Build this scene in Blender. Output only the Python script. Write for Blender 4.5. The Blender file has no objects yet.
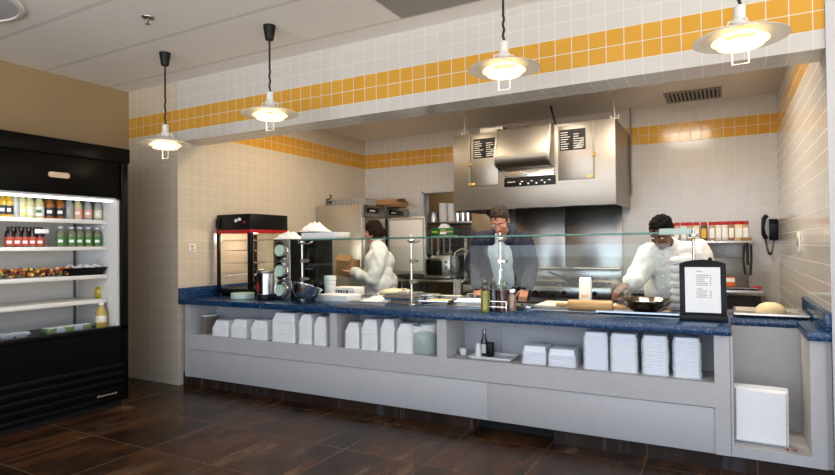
import bpy, bmesh, math, random
from mathutils import Vector, Matrix, Euler, noise
random.seed(7)
PI = math.pi
SC = bpy.context.scene
COL = SC.collection

# ------------------------------------------------------------------ camera
F, CX, CY, YAW, PIT, ROLL, HC = 564.389, 417.5, 237.5, -.4983, .0153, -.0109, 1.3229
fwd = Vector((math.sin(YAW)*math.cos(PIT), math.cos(YAW)*math.cos(PIT), math.sin(PIT)))
r0 = Vector((math.cos(YAW), -math.sin(YAW), 0)); u0 = r0.cross(fwd)
rgt = r0*math.cos(ROLL) + u0*math.sin(ROLL); upv = u0*math.cos(ROLL) - r0*math.sin(ROLL)
cam = bpy.data.objects.new('camera', bpy.data.cameras.new('camera'))
COL.objects.link(cam)
M3 = Matrix((rgt, upv, -fwd)).transposed()
cam.matrix_world = Matrix.Translation((0, 0, HC)) @ M3.to_4x4()
cam.data.sensor_width = 36; cam.data.lens = F*36/835; cam.data.clip_start = .05
SC.camera = cam
CAM = Vector((0, 0, HC))


def at(px, py, y=None, x=None, z=None):
    """measured point of the photograph on a known plane of the room"""
    d = fwd + rgt*((px-CX)/F) - upv*((py-CY)/F)
    if y is not None: t = y/d.y
    elif x is not None: t = x/d.x
    else: t = (z-HC)/d.z
    return CAM + d*t


# ------------------------------------------------------------------ materials
def lin(c):
    return tuple(((v/255)/12.92 if v/255 <= .04045 else ((v/255+.055)/1.055)**2.4) for v in c) + (1,)


class NT:
    def __init__(s, name):
        s.m = bpy.data.materials.new(name); s.m.use_nodes = True
        s.t = s.m.node_tree; s.t.nodes.clear()
        s.out = s.n('ShaderNodeOutputMaterial'); s.b = s.n('ShaderNodeBsdfPrincipled')
        s.l(s.b.outputs[0], s.out.inputs[0])

    def n(s, typ, **k):
        x = s.t.nodes.new(typ)
        for a, v in k.items(): setattr(x, a, v)
        return x

    def l(s, a, b): s.t.links.new(a, b)

    def math(s, op, a, b=None, c=None):
        x = s.n('ShaderNodeMath', operation=op)
        for i, v in enumerate((a, b, c)):
            if v is None: continue
            if isinstance(v, (int, float)): x.inputs[i].default_value = v
            else: s.l(v, x.inputs[i])
        return x.outputs[0]

    def mix(s, f, a, b):
        x = s.n('ShaderNodeMix', data_type='RGBA')
        for sock, v in ((x.inputs[0], f), (x.inputs[6], a), (x.inputs[7], b)):
            if isinstance(v, (int, float, tuple)): sock.default_value = v
            else: s.l(v, sock)
        return x.outputs[2]

    def ramp(s, f, stops):
        x = s.n('ShaderNodeValToRGB')
        e = x.color_ramp.elements
        while len(e) < len(stops): e.new(.5)
        for i, (p, c) in enumerate(stops): e[i].position = p; e[i].color = c
        s.l(f, x.inputs[0]); return x.outputs[0]

    def noise(s, scale, vec=None, detail=3, stretch=None):
        x = s.n('ShaderNodeTexNoise'); x.inputs['Scale'].default_value = scale; x.inputs['Detail'].default_value = detail
        if vec is None: vec = s.n('ShaderNodeTexCoord').outputs['Object']
        if stretch:
            mp = s.n('ShaderNodeMapping'); mp.inputs['Scale'].default_value = stretch; s.l(vec, mp.inputs[0]); vec = mp.outputs[0]
        s.l(vec, x.inputs['Vector']); return x.outputs[0]

    def bump(s, h, st, dist=.01):
        x = s.n('ShaderNodeBump'); x.inputs['Strength'].default_value = st; x.inputs['Distance'].default_value = dist*1.5
        s.l(h, x.inputs['Height']); s.l(x.outputs[0], s.b.inputs['Normal'])


def mat(name, col, rough=.5, metal=0, var=0, vs=8, bump=0, bs=40, spec=None, sub=0, emit=None, es=0, stretch=None, alpha=None, coat=0):
    k = NT(name); c = lin(col)
    if var:
        d = tuple(max(0, v*(1-var)) for v in c[:3]) + (1,); e = tuple(min(1, v*(1+var)) for v in c[:3]) + (1,)
        k.l(k.ramp(k.noise(vs, stretch=stretch), [(.3, d), (.7, e)]), k.b.inputs['Base Color'])
    else: k.b.inputs['Base Color'].default_value = c
    k.b.inputs['Roughness'].default_value = rough; k.b.inputs['Metallic'].default_value = metal
    if spec is not None: k.b.inputs['Specular IOR Level'].default_value = spec
    if bump: k.bump(k.noise(bs, stretch=stretch), bump)
    if sub:
        k.b.inputs['Subsurface Weight'].default_value = sub; k.b.inputs['Subsurface Radius'].default_value = (.02, .008, .005)
    if emit: k.b.inputs['Emission Color'].default_value = lin(emit); k.b.inputs['Emission Strength'].default_value = es
    if alpha is not None: k.b.inputs['Alpha'].default_value = alpha
    if coat: k.b.inputs['Coat Weight'].default_value = coat
    return k.m


def glass(name, tint, refl=.06, rough=.0):
    """thin clear pane: see-through with a fresnel mirror"""
    k = NT(name); k.t.nodes.remove(k.b)
    tr = k.n('ShaderNodeBsdfTransparent'); tr.inputs[0].default_value = lin(tint)
    gl = k.n('ShaderNodeBsdfGlossy'); gl.inputs['Roughness'].default_value = rough
    gm = k.n('ShaderNodeNewGeometry'); dp = k.n('ShaderNodeVectorMath', operation='DOT_PRODUCT')
    k.l(gm.outputs['Incoming'], dp.inputs[0]); k.l(gm.outputs['Normal'], dp.inputs[1])
    c1 = k.math('SUBTRACT', 1, k.math('ABSOLUTE', dp.outputs['Value']))
    f = k.math('MULTIPLY_ADD', k.math('POWER', c1, 5), 1-refl, refl)
    mx = k.n('ShaderNodeMixShader'); k.l(f, mx.inputs[0]); k.l(tr.outputs[0], mx.inputs[1]); k.l(gl.outputs[0], mx.inputs[2])
    k.l(mx.outputs[0], k.out.inputs[0]); return k.m


def tile_mat(name='glazed_tile', ca=(200, 195, 188), cb=(203, 198, 191), cg=(211, 205, 194)):
    k = NT(name)
    g = k.n('ShaderNodeNewGeometry')
    p = k.n('ShaderNodeSeparateXYZ'); k.l(g.outputs['Position'], p.inputs[0])
    nn = k.n('ShaderNodeSeparateXYZ'); k.l(g.outputs['True Normal'], nn.inputs[0])
    isx = k.math('GREATER_THAN', k.math('ABSOLUTE', nn.outputs[0]), .5)
    isz = k.math('GREATER_THAN', k.math('ABSOLUTE', nn.outputs[2]), .5)
    def pick(f, a, b): return k.math('ADD', k.math('MULTIPLY', a, k.math('SUBTRACT', 1, f)), k.math('MULTIPLY', b, f))
    u = pick(isx, k.math('ADD', p.outputs[0], 3.016), k.math('ADD', p.outputs[1], -3.705))
    v = pick(isz, k.math('ADD', p.outputs[2], -2.467), k.math('ADD', p.outputs[1], -3.705))
    us, vs = k.math('DIVIDE', u, .108), k.math('DIVIDE', v, .106)
    def line(q): return k.math('GREATER_THAN', k.math('ABSOLUTE', k.math('SUBTRACT', k.math('FRACT', q), .5)), .476)
    gr = k.math('MAXIMUM', line(us), line(vs))
    cv = k.n('ShaderNodeCombineXYZ'); k.l(k.math('FLOOR', us), cv.inputs[0]); k.l(k.math('FLOOR', vs), cv.inputs[1])
    wn = k.n('ShaderNodeTexWhiteNoise'); k.l(cv.outputs[0], wn.inputs['Vector'])
    band = k.math('MULTIPLY', k.math('MULTIPLY', k.math('GREATER_THAN', p.outputs[2], 2.467), k.math('LESS_THAN', p.outputs[2], 2.679)), k.math('SUBTRACT', 1, isz))
    wht = k.mix(wn.outputs[0], lin(ca), lin(cb))
    yel = k.mix(wn.outputs[0], lin((204, 150, 50)), lin((210, 156, 56)))
    c = k.mix(band, wht, yel)
    c = k.mix(gr, c, lin(cg))
    k.l(c, k.b.inputs['Base Color'])
    k.l(k.math('ADD', k.math('MULTIPLY', gr, .5), .14), k.b.inputs['Roughness'])
    wob = k.noise(1.2, vec=g.outputs['Position'], detail=1)
    tl = k.n('ShaderNodeVectorMath', operation='SCALE'); k.l(wn.outputs[1], tl.inputs[0]); tl.inputs[3].default_value = 1
    h = k.math('SUBTRACT', k.math('MULTIPLY', wob, .6), gr)
    k.bump(h, .25, .003)
    return k.m


def floor_mat(kick=False):
    k = NT('slate_kick' if kick else 'slate_floor_tile')
    g = k.n('ShaderNodeNewGeometry')
    p = k.n('ShaderNodeSeparateXYZ'); k.l(g.outputs['Position'], p.inputs[0])
    us = k.math('DIVIDE', k.math('ADD', p.outputs[0], .445), .588)
    vs = k.math('DIVIDE', k.math('ADD', p.outputs[1], -2.44), .588)
    def line(q, w=.4952): return k.math('GREATER_THAN', k.math('ABSOLUTE', k.math('SUBTRACT', k.math('FRACT', q), .5)), w)
    gr = line(us) if kick else k.math('MAXIMUM', line(us), line(vs))
    cv = k.n('ShaderNodeCombineXYZ'); k.l(k.math('FLOOR', us), cv.inputs[0])
    if not kick: k.l(k.math('FLOOR', vs), cv.inputs[1])
    wn = k.n('ShaderNodeTexWhiteNoise'); k.l(cv.outputs[0], wn.inputs['Vector'])
    off = k.n('ShaderNodeVectorMath', operation='MULTIPLY_ADD'); k.l(wn.outputs[1], off.inputs[0]); off.inputs[1].default_value = (9, 9, 9); k.l(g.outputs['Position'], off.inputs[2])
    n1 = k.noise(1.6, vec=off.outputs[0], detail=6, stretch=(3.2, .8, 3) if not kick else (3, 1, .6))
    n2 = k.noise(2.4, vec=off.outputs[0], detail=8, stretch=(3.2, .9, 3) if not kick else (6, 1, .4))
    c = k.ramp(n1, [(.30, lin((34, 26, 22))), (.46, lin((46, 34, 28))), (.58, lin((54, 41, 33))), (.72, lin((40, 35, 34)))] if kick else [(.30, lin((27, 18, 12))), (.46, lin((46, 30, 18))), (.58, lin((70, 42, 20))), (.72, lin((42, 31, 24)))])
    c = k.mix(k.math('MULTIPLY', k.ramp(n2, [(.56, (0, 0, 0, 1)), (.80, (1, 1, 1, 1))]), .40), c, lin((140, 112, 88)) if not kick else lin((110, 116, 130)))
    c = k.mix(gr, c, lin((94, 76, 62)))
    k.l(c, k.b.inputs['Base Color'])
    k.l(k.math('ADD', k.math('MULTIPLY', n1, .25), .12), k.b.inputs['Roughness'])
    k.b.inputs['Specular IOR Level'].default_value = .22
    k.bump(k.math('SUBTRACT', k.math('MULTIPLY', n2, .5), gr), .25, .004)
    return k.m


def ceil_mat():
    k = NT('acoustic_ceiling_tile')
    g = k.n('ShaderNodeNewGeometry')
    p = k.n('ShaderNodeSeparateXYZ'); k.l(g.outputs['Position'], p.inputs[0])
    def fr(o, off): return k.math('ABSOLUTE', k.math('SUBTRACT', k.math('FRACT', k.math('DIVIDE', k.math('ADD', o, off), .61)), .5))
    a, b = fr(p.outputs[0], 4.445), fr(p.outputs[1], -2.265)
    edge = k.math('MAXIMUM', a, b)
    bar = k.math('GREATER_THAN', edge, .484)
    bar_shadow = k.math('MULTIPLY', k.math('GREATER_THAN', b, .4815), k.math('LESS_THAN', b, .4875))  # shadow line along the grid bars of one direction, painted into the colour
    sp = k.noise(160, vec=g.outputs['Position'], detail=2)
    c = k.ramp(sp, [(.3, lin((232, 228, 221))), (.6, lin((244, 240, 234)))])
    c = k.mix(bar, c, lin((240, 236, 230)))
    c = k.mix(bar_shadow, c, lin((120, 112, 104)))
    k.l(c, k.b.inputs['Base Color']); k.b.inputs['Roughness'].default_value = .85
    k.bump(k.math('SUBTRACT', k.math('MULTIPLY', sp, .3), k.math('MULTIPLY', bar, 1)), .3, .004)
    return k.m


def speckle(name, base, rough=.25):
    k = NT(name)
    g = k.n('ShaderNodeTexCoord')
    v = k.n('ShaderNodeTexVoronoi'); v.inputs['Scale'].default_value = 120; k.l(g.outputs['Object'], v.inputs['Vector'])
    w = k.n('ShaderNodeTexWhiteNoise'); k.l(v.outputs['Position'], w.inputs['Vector'])
    chip = k.math('MULTIPLY', k.math('LESS_THAN', v.outputs['Distance'], .36), k.math('GREATER_THAN', w.outputs[0], .62))
    c = k.mix(w.outputs[0], lin((6, 40, 74)), lin((12, 58, 102)))
    c = k.mix(chip, c, k.mix(w.outputs[0], lin((40, 84, 122)), lin((104, 136, 160))))
    k.l(c, k.b.inputs['Base Color']); k.b.inputs['Roughness'].default_value = rough
    return k.m


def steel(name, col=(196, 192, 186), rough=.26, st=(1, 1, 60), bump=.04):
    k = NT(name); k.b.inputs['Base Color'].default_value = lin(col); k.b.inputs['Metallic'].default_value = 1
    n = k.noise(6, stretch=st, detail=2)
    k.l(k.math('ADD', k.math('MULTIPLY', n, .16), rough-.08), k.b.inputs['Roughness'])
    n2 = k.noise(1.5, detail=2)
    k.bump(k.math('ADD', n2, k.math('MULTIPLY', n, .02)), bump, .02)
    return k.m


def fluid(name, col, rough=.05): return mat(name, col, rough, coat=.5)


M = dict(
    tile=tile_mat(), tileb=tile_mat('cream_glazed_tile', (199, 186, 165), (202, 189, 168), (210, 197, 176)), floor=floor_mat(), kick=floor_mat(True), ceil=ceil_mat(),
    beige=mat('beige_paint', (148, 124, 90), .75, var=.03, vs=2, bump=.05, bs=200),
    kceil=mat('kitchen_ceiling_paint', (232, 224, 210), .35, var=.03, vs=3),
    trimw=mat('white_corner_trim', (190, 189, 189), .5),
    blue=speckle('blue_speckled_counter', None),
    lam=mat('greige_laminate', (187, 184, 182), .5, var=.02, vs=20),
    lamback=mat('shelf_back_laminate', (176, 176, 180), .55),
    steel=steel('brushed_steel'), steelv=steel('vertical_brushed_steel', rough=.3, st=(60, 60, 1)),
    hood=steel('hood_steel', (150, 144, 135), .37, (40, 1, 1), .04),
    splash=steel('splash_steel', (166, 160, 154), .24, (1, 1, 40), .08),
    dsteel=steel('dull_steel', (150, 146, 140), .38),
    chrome=mat('chrome', (225, 225, 225), .08, 1),
    black=mat('black_enamel', (6, 6, 6), .35, var=.2, spec=.15), bowlsteel=steel('dark_bowl_steel', (128, 124, 118), .16),
    fblack=mat('fridge_black', (6, 5, 4), .32, var=.15, spec=.12),
    satin=mat('satin_black_plastic', (8, 8, 9), .4, spec=.25),
    rubber=mat('black_rubber', (20, 20, 21), .6),
    red=mat('red_trim', (176, 24, 30), .35), redlid=mat('red_lid', (190, 28, 34), .4),
    white=mat('white_plastic', (232, 231, 228), .4), foam=mat('white_foam', (240, 239, 236), .6, var=.02, vs=60, sub=.0),
    paper=mat('white_paper', (246, 245, 241), .75, bump=.1, bs=60),
    clear=mat('milky_clear_plastic', (238, 240, 244), .2, spec=.6, alpha=.93),
    clearer=mat('clear_plastic', (222, 228, 236), .1, spec=.7, alpha=.45),
    mint=mat('mint_plastic', (190, 214, 196), .4), bagm=mat('pale_green_plastic_bag', (196, 214, 204), .2, bump=.6, bs=14, alpha=.6),
    shade=mat('lamp_white_enamel', (214, 211, 204), .25),
    shadein=mat('lamp_glowing_ring', (255, 240, 210), .5, emit=(255, 226, 178), es=1.1),
    bulb=mat('lamp_bulb', (255, 255, 255), .5, emit=(255, 236, 205), es=6),
    case=mat('fridge_white_liner', (214, 210, 202), .4), shelfw=mat('fridge_shelf_white', (222, 218, 210), .4),
    tube=mat('fridge_lamp_tube', (255, 255, 255), .5, emit=(214, 232, 255), es=3),
    glass=glass('clear_glass', (250, 252, 251), .04), cglass=glass('counter_guard_glass', (246, 251, 250), .02), bglass=glass('bottle_glass', (238, 242, 238), .03),
    gedge=mat('glass_green_edge', (74, 132, 112), .15, spec=.7, alpha=.9), gband=mat('frosted_glass_strip', (196, 216, 204), .3, alpha=.85),
    wood=mat('pale_wood', (206, 160, 104), .5, var=.12, vs=10, stretch=(1, 8, 8)),
    board=mat('white_cutting_board', (226, 222, 210), .5), dough=mat('dough', (226, 206, 160), .65, var=.05, vs=20, sub=.1),
    card=mat('brown_cardboard', (160, 122, 82), .8, var=.06, vs=12),
    oil=fluid('olive_oil', (168, 150, 28)), vin=fluid('dark_vinegar', (34, 16, 16)), wine=fluid('red_vinegar', (92, 12, 22)), pink=fluid('pink_seasoning', (214, 150, 130), .5),
    navy=mat('navy_cotton', (20, 27, 48), .85, var=.15, vs=25, bump=.35, bs=22),
    coat=mat('white_cotton_coat', (230, 229, 228), .85, var=.03, vs=12, bump=.9, bs=11),
    shirt=mat('white_shirt', (232, 236, 242), .85, var=.03, vs=12, bump=.3, bs=20),
    trou=mat('dark_trousers', (34, 34, 40), .9, var=.1), shoe=mat('black_shoe', (18, 17, 17), .4),
    skin=mat('light_skin', (200, 140, 114), .5, var=.06, vs=30, sub=.12), skin2=mat('brown_skin', (104, 66, 46), .45, var=.08, vs=30, sub=.08),
    lip=mat('lip', (168, 96, 86), .5), lip2=mat('dark_lip', (84, 46, 40), .5), eye=mat('dark_eye', (26, 20, 18), .2), ew=mat('eye_white', (226, 222, 216), .3),
    hairg=mat('grey_brown_hair', (52, 42, 36), .8, spec=.2, var=.35, vs=60, bump=.7, bs=90, stretch=(1, 1, .3)),
    hairb=mat('dark_brown_hair', (30, 17, 15), .8, spec=.15, var=.3, vs=40, bump=.9, bs=45),
    hairk=mat('black_hair', (10, 9, 9), .85, spec=.12, var=.3, vs=80, bump=.8, bs=120),
    print=mat('printed_ink', (96, 96, 100), .8), ink=mat('white_print', (214, 212, 204), .7), amber=mat('amber_sticker', (224, 176, 40), .5),
    green=mat('green_box_print', (22, 110, 58), .5), yell=mat('yellow_box_print', (226, 200, 60), .5),
    grill=mat('vent_grey', (150, 146, 140), .5), dark=mat('dark_opening', (10, 9, 9), .8), gtile=mat('grey_vent_panel', (150, 146, 142), .7),
    lens=mat('dim_lens', (196, 198, 206), .35), badge=mat('badge_metal', (214, 196, 178), .3, .6),
)


# ------------------------------------------------------------------ mesh helpers
class MB:
    def __init__(s): s.bm = bmesh.new()

    def _add(s, b, mx=None):
        if mx is not None: bmesh.ops.transform(b, matrix=mx, verts=b.verts)
        me = bpy.data.meshes.new('tmp'); b.to_mesh(me); b.free(); s.bm.from_mesh(me); bpy.data.meshes.remove(me)
        return s

    def box(s, x0, x1, y0, y1, z0, z1, bev=0, mx=None, seg=2):
        b = bmesh.new()
        T = Matrix.Translation(((x0+x1)/2, (y0+y1)/2, (z0+z1)/2)) @ Matrix.Diagonal((abs(x1-x0), abs(y1-y0), abs(z1-z0), 1))
        bmesh.ops.create_cube(b, size=1, matrix=T)
        if bev: bmesh.ops.bevel(b, geom=b.edges[:], offset=bev, segments=seg, affect='EDGES', profile=.5)
        return s._add(b, mx)

    def lathe(s, prof, c=(0, 0, 0), seg=24, mx=None, axis='z'):
        b = bmesh.new(); rings = []
        for r, z in prof:
            if r < 1e-5: rings.append([b.verts.new((0, 0, z))])
            else: rings.append([b.verts.new((r*math.cos(2*PI*i/seg), r*math.sin(2*PI*i/seg), z)) for i in range(seg)])
        for A, B in zip(rings, rings[1:]):
            for i in range(seg):
                j = (i+1) % seg
                q = ([A[0]] if len(A) == 1 else [A[i], A[j]]) + ([B[0]] if len(B) == 1 else [B[j], B[i]])
                if len(q) > 2: b.faces.new(q)
        R = {'z': Matrix(), 'x': Matrix.Rotation(PI/2, 4, 'Y'), 'y': Matrix.Rotation(-PI/2, 4, 'X')}[axis]
        m = Matrix.Translation(c) @ R
        if mx is not None: m = mx @ m
        bmesh.ops.recalc_face_normals(b, faces=b.faces)
        return s._add(b, m)

    def cyl(s, c, r, h, axis='z', seg=20, r2=None, bev=0, mx=None):
        r2 = r if r2 is None else r2
        p = [(0, 0), (r, 0), (r2, h), (0, h)]
        if bev: p = [(0, 0), (r-bev, 0), (r, bev), (r2, h-bev), (r2-bev, h), (0, h)]
        return s.lathe(p, c, seg, mx, axis)

    def tube(s, pts, r, seg=8, closed=False):
        pts = [Vector(p) for p in pts]; b = bmesh.new(); rings = []; n = len(pts)
        up = Vector((0, 0, 1)); prev = None
        for i, p in enumerate(pts):
            if closed: d = pts[(i+1) % n]-pts[i-1]
            else: d = pts[min(i+1, n-1)]-pts[max(i-1, 0)]
            d.normalize()
            a = prev if prev is not None else (up if abs(d.z) < .9 else Vector((1, 0, 0)))
            a = (a-d*a.dot(d)).normalized(); prev = a; c = d.cross(a)
            rr = r[i] if isinstance(r, (list, tuple)) else r
            rings.append([b.verts.new(p+(a*math.cos(2*PI*k/seg)+c*math.sin(2*PI*k/seg))*rr) for k in range(seg)])
        for i in range(n if closed else n-1):
            A, B = rings[i], rings[(i+1) % n]
            for k in range(seg): b.faces.new((A[k], A[(k+1) % seg], B[(k+1) % seg], B[k]))
        if not closed: b.faces.new(rings[0][::-1]); b.faces.new(rings[-1])
        bmesh.ops.recalc_face_normals(b, faces=b.faces)
        return s._add(b)

    def prism(s, poly, a, b_, axis='x', mx=None, bev=0):
        """extrude a 2-d outline: axis x -> (y,z), y -> (x,z), z -> (x,y)"""
        b = bmesh.new()
        f = {'x': lambda p, t: (t, p[0], p[1]), 'y': lambda p, t: (p[0], t, p[1]), 'z': lambda p, t: (p[0], p[1], t)}[axis]
        A = [b.verts.new(f(p, a)) for p in poly]; B = [b.verts.new(f(p, b_)) for p in poly]; n = len(poly)
        b.faces.new(A); b.faces.new(B[::-1])
        for i in range(n): b.faces.new((A[i], B[i], B[(i+1) % n], A[(i+1) % n]))
        bmesh.ops.recalc_face_normals(b, faces=b.faces)
        if bev: bmesh.ops.bevel(b, geom=b.edges[:], offset=bev, segments=2, affect='EDGES', profile=.5)
        return s._add(b, mx)

    def ball(s, c, r, mx=None, seg=20, rot=None):
        b = bmesh.new(); bmesh.ops.create_uvsphere(b, u_segments=seg, v_segments=max(6, seg*2//3), radius=1)
        if isinstance(r, (int, float)): r = (r, r, r)
        m = Matrix.Translation(c) @ (rot.to_matrix().to_4x4() if rot else Matrix()) @ Matrix.Diagonal((r[0], r[1], r[2], 1))
        return s._add(b, m if mx is None else mx @ m)

    def cap(s, p, r, q, r2, seg=16):
        """tapered limb segment with round ends"""
        p, q = Vector(p), Vector(q); d = q-p; L = max(d.length, 1e-4)
        prof = [(r*math.sin(a), -r*math.cos(a)) for a in [i*PI/10 for i in range(6)]]
        prof += [(r2*math.cos(a), L+r2*math.sin(a)) for a in [i*PI/10 for i in range(6)]]
        prof[0] = (0, -r); prof[-1] = (0, L+r2)
        m = Matrix.Translation(p) @ d.to_track_quat('Z', 'Y').to_matrix().to_4x4()
        return s.lathe(prof, (0, 0, 0), seg, m)

    def pan(s, x0, x1, y0, y1, z0, z1, t=.004, ins=.02, lip=.008):
        """open rectangular pan with sloping sides and a rolled lip"""
        b = bmesh.new()
        def ring(i, z): return [b.verts.new(v) for v in ((x0+i, y0+i, z), (x1-i, y0+i, z), (x1-i, y1-i, z), (x0+i, y1-i, z))]
        R = [ring(0, z1-lip), ring(0, z1), ring(lip, z1), ring(lip+ins, z0+t), ]
        O = [R[0], ring(lip*.8, z1-lip), ring(lip+ins-t, z0)]
        for A, B in list(zip(R, R[1:]))+list(zip(O, O[1:])):
            for i in range(4): b.faces.new((A[i], A[(i+1) % 4], B[(i+1) % 4], B[i]))
        b.faces.new(R[-1]); b.faces.new(O[-1])
        bmesh.ops.recalc_face_normals(b, faces=b.faces)
        return s._add(b)

    def build(s, name, m, parent=None, ang=38, smooth=True):
        for f in s.bm.faces: f.smooth = smooth
        for e in s.bm.edges:
            if len(e.link_faces) == 2 and e.calc_face_angle(0) > math.radians(ang): e.smooth = False
        me = bpy.data.meshes.new(name); s.bm.to_mesh(me); s.bm.free()
        me.materials.append(m if not isinstance(m, str) else M[m])
        o = bpy.data.objects.new(name, me); COL.objects.link(o)
        if parent is not None: o.parent = parent
        return o


def tag(o, label, cat, group=None):
    o['label'] = label; o['category'] = cat
    if group: o['group'] = group
    return o


def thing(name, label, cat, loc=(0, 0, 0), rz=0, group=None):
    o = bpy.data.objects.new(name, None); COL.objects.link(o); o.location = loc; o.rotation_euler = (0, 0, rz)
    o.empty_display_size = .05
    return tag(o, label, cat, group)


def struct(o): o['kind'] = 'structure'; return o


def lbl(o, t): o['label'] = t; return o


KIDS = {}
def copy_tree(o, parent=None):
    c = o.copy(); COL.objects.link(c)
    if parent is not None: c.parent = parent
    for ch in [k for k in COL.objects if k.parent == o]: copy_tree(ch, c)
    return c


def dup(o, loc, rz=None, label=None, group=None):
    c = copy_tree(o); c.location = loc
    if rz is not None: c.rotation_euler = (0, 0, rz)
    if label: c['label'] = label
    if group: c['group'] = group
    return c


def organic(mb, name, m, parent, vox=.009, it=4, folds=0):
    """join overlapping volumes into one continuous skin"""
    me = bpy.data.meshes.new('src'); mb.bm.to_mesh(me); mb.bm.free()
    o = bpy.data.objects.new('src', me); COL.objects.link(o)
    md = o.modifiers.new('r', 'REMESH'); md.mode = 'VOXEL'; md.voxel_size = vox
    dg = bpy.context.evaluated_depsgraph_get(); dg.update()
    ev = o.evaluated_get(dg); nm = bpy.data.meshes.new_from_object(ev)
    bpy.data.objects.remove(o); bpy.data.meshes.remove(me)
    b = bmesh.new(); b.from_mesh(nm)
    for _ in range(it): bmesh.ops.smooth_vert(b, verts=b.verts, factor=.5, use_axis_x=True, use_axis_y=True, use_axis_z=True)
    if folds:
        b.normal_update()
        for v in b.verts:
            p = v.co
            a = noise.noise(Vector((p.x*9, p.y*9, p.z*4.5)))*.6+noise.noise(Vector((p.x*22+5, p.y*22, p.z*13)))*.4
            v.co += v.normal*(a+.22)*folds
    for f in b.faces: f.smooth = True
    b.to_mesh(nm); b.free()
    nm.name = name; nm.materials.clear(); nm.materials.append(M[m])
    r = bpy.data.objects.new(name, nm); COL.objects.link(r)
    if parent is not None: r.parent = parent
    return r


# ------------------------------------------------------------------ the room
XL, XK, XR, YH, YB, ZC, ZK, ZH = -5.415, -4.665, .498, 3.705, 6.97, 2.954, 2.89, 2.365
B = MB
struct(B().box(XL-.2, 3.2, -2.4, 8.2, -.12, 0).build('floor', 'floor'))
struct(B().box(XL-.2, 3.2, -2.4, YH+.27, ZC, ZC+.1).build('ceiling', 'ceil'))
struct(B().box(XK-.2, XR+.2, YH+.26, YB+1.2, ZK, ZK+.1).build('ceiling_kitchen', 'kceil'))
struct(B().box(XL-.2, XL, -2.4, YH+.2, 0, ZC).build('wall_left', 'beige'))
struct(B().box(XL, XK, YH, YB+1.1, 0, ZC).build('wall_kitchen_left', 'tileb'))
struct(B().box(XR, 4, YH, YB+1.1, 0, ZC).build('wall_kitchen_right', 'tile'))
struct(B().box(XK, XR, YH, YH+.27, ZH, ZC).build('wall_header', 'tile'))
struct(B().box(XL, -4.6, -2.5, -2.4, 0, ZC).build('wall_rear_light_block', 'beige'))  # unseen wall behind the camera, added to darken the left side
struct(B().box(XR-.004, XR+.10, YH-.012, YH-.001, 0, ZC).build('trim_1', 'trimw'))
OX0, OX1, OZ = -3.715, -2.95, 2.088
struct(B().box(XK, OX0, YB, YB+.15, 0, ZK).build('wall_back', 'tile'))
struct(B().box(OX0, OX1, YB, YB+.15, OZ, ZK).build('wall_back_lintel', 'tile'))
struct(B().box(OX1, XR, YB, YB+.15, 0, ZK).build('wall_back_right', 'tile'))
struct(B().box(OX0, OX0+.03, YB-.012, YB+.16, 0, OZ).box(OX0, OX1, YB-.012, YB+.16, OZ-.03, OZ).build('trim_2', 'trimw'))
# store room behind the opening
struct(B().box(XK, OX1+1.0, YB+1.0, YB+1.1, 0, ZK).build('wall_store_room', 'beige'))
struct(B().box(OX1+.9, OX1+1.0, YB+.15, YB+1.0, 0, ZK).build('wall_store_side', 'beige'))

# counter base: cladding, shelf niches, kick
YC = 3.735
ZL, ZT0, ZT = .503, .787, .836
def cladding():
    t = thing('service_counter', 'long grey laminate counter front with open shelf niches under the blue top', 'counter', (0, 0, 0))
    m = B()
    X0, X1 = -4.61, .014
    m.box(X0, X1, YC, YC+.02, .36, ZL)                # upper rail
    m.box(X0, -4.55, YC, YC+.02, .09, .36).box(-.066, X1, YC-.0, YC+.02, .09, .36)
    m.build('face_rail', 'lam', t)
    B().box(-4.55, -1.4885, YC+.007, YC+.02, .09, .355, .002).build('front_panel', 'lam', t)
    B().box(-1.487, -.066, YC+.007, YC+.02, .09, .355, .002).build('front_panel', 'lam', t)
    for a, b in ((X0, -4.545), (-2.862, -2.79), (-1.878, -1.80), (-.066, X1)):
        B().box(a, b, YC, YC+.33, ZL, ZT0).build('upright', 'lam', t)
    B().box(X0, X1, YC+.02, YC+.33, ZL-.02, ZL-.0).build('shelf', 'lam', t)
    B().box(X0, -1.50, YC+.33, YC+.35, .09, ZT0).build('back_panel', 'lamback', t)
    B().box(-1.497, X1, YC+.33, YC+.35, .09, ZT0).build('back_panel', 'lamback', t)
    return t
cladding()
def rniche():
    t = thing('tray_cabinet', 'tall open grey cabinet niche at the right end of the counter', 'cabinet', (0, 0, 0))
    B().box(.016, .47, YC, YC+.02, .092, .15).box(.398, .47, YC, YC+.02, .15, ZT0).build('face_rail', 'lam', t)
    B().box(.016, .03, YC+.02, 4.22, .15, ZT0).build('side_panel', 'lam', t)
    B().box(.398, .415, YC+.02, 4.22, .15, ZT0).build('side_panel', 'lam', t)
    B().box(.016, .415, YC+.02, 4.22, .13, .15).build('bottom_panel', 'lam', t)
    B().box(.016, .415, 4.2, 4.22, .15, ZT0).build('back_panel', 'lam', t)
    B().box(.47, XR-.002, YC+.01, YC+.03, .092, ZT0).build('scribe_strip', 'lamback', t)
rniche()
struct(B().box(XK, -1.60, 3.76, 3.80, 0, .12).box(-1.025, XR, 3.76, 3.80, 0, .12).box(-1.60, -1.025, 3.76, 3.80, .085, .12).build('baseboard_counter', 'kick'))
struct(B().box(-1.60, -1.025, 3.86, 3.9, 0, .09).build('baseboard_gap', 'dark'))
struct(B().box(XL, -4.9, YH-.012, YH-.001, 0, .001).build('baseboard_left', 'kick'))
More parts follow.
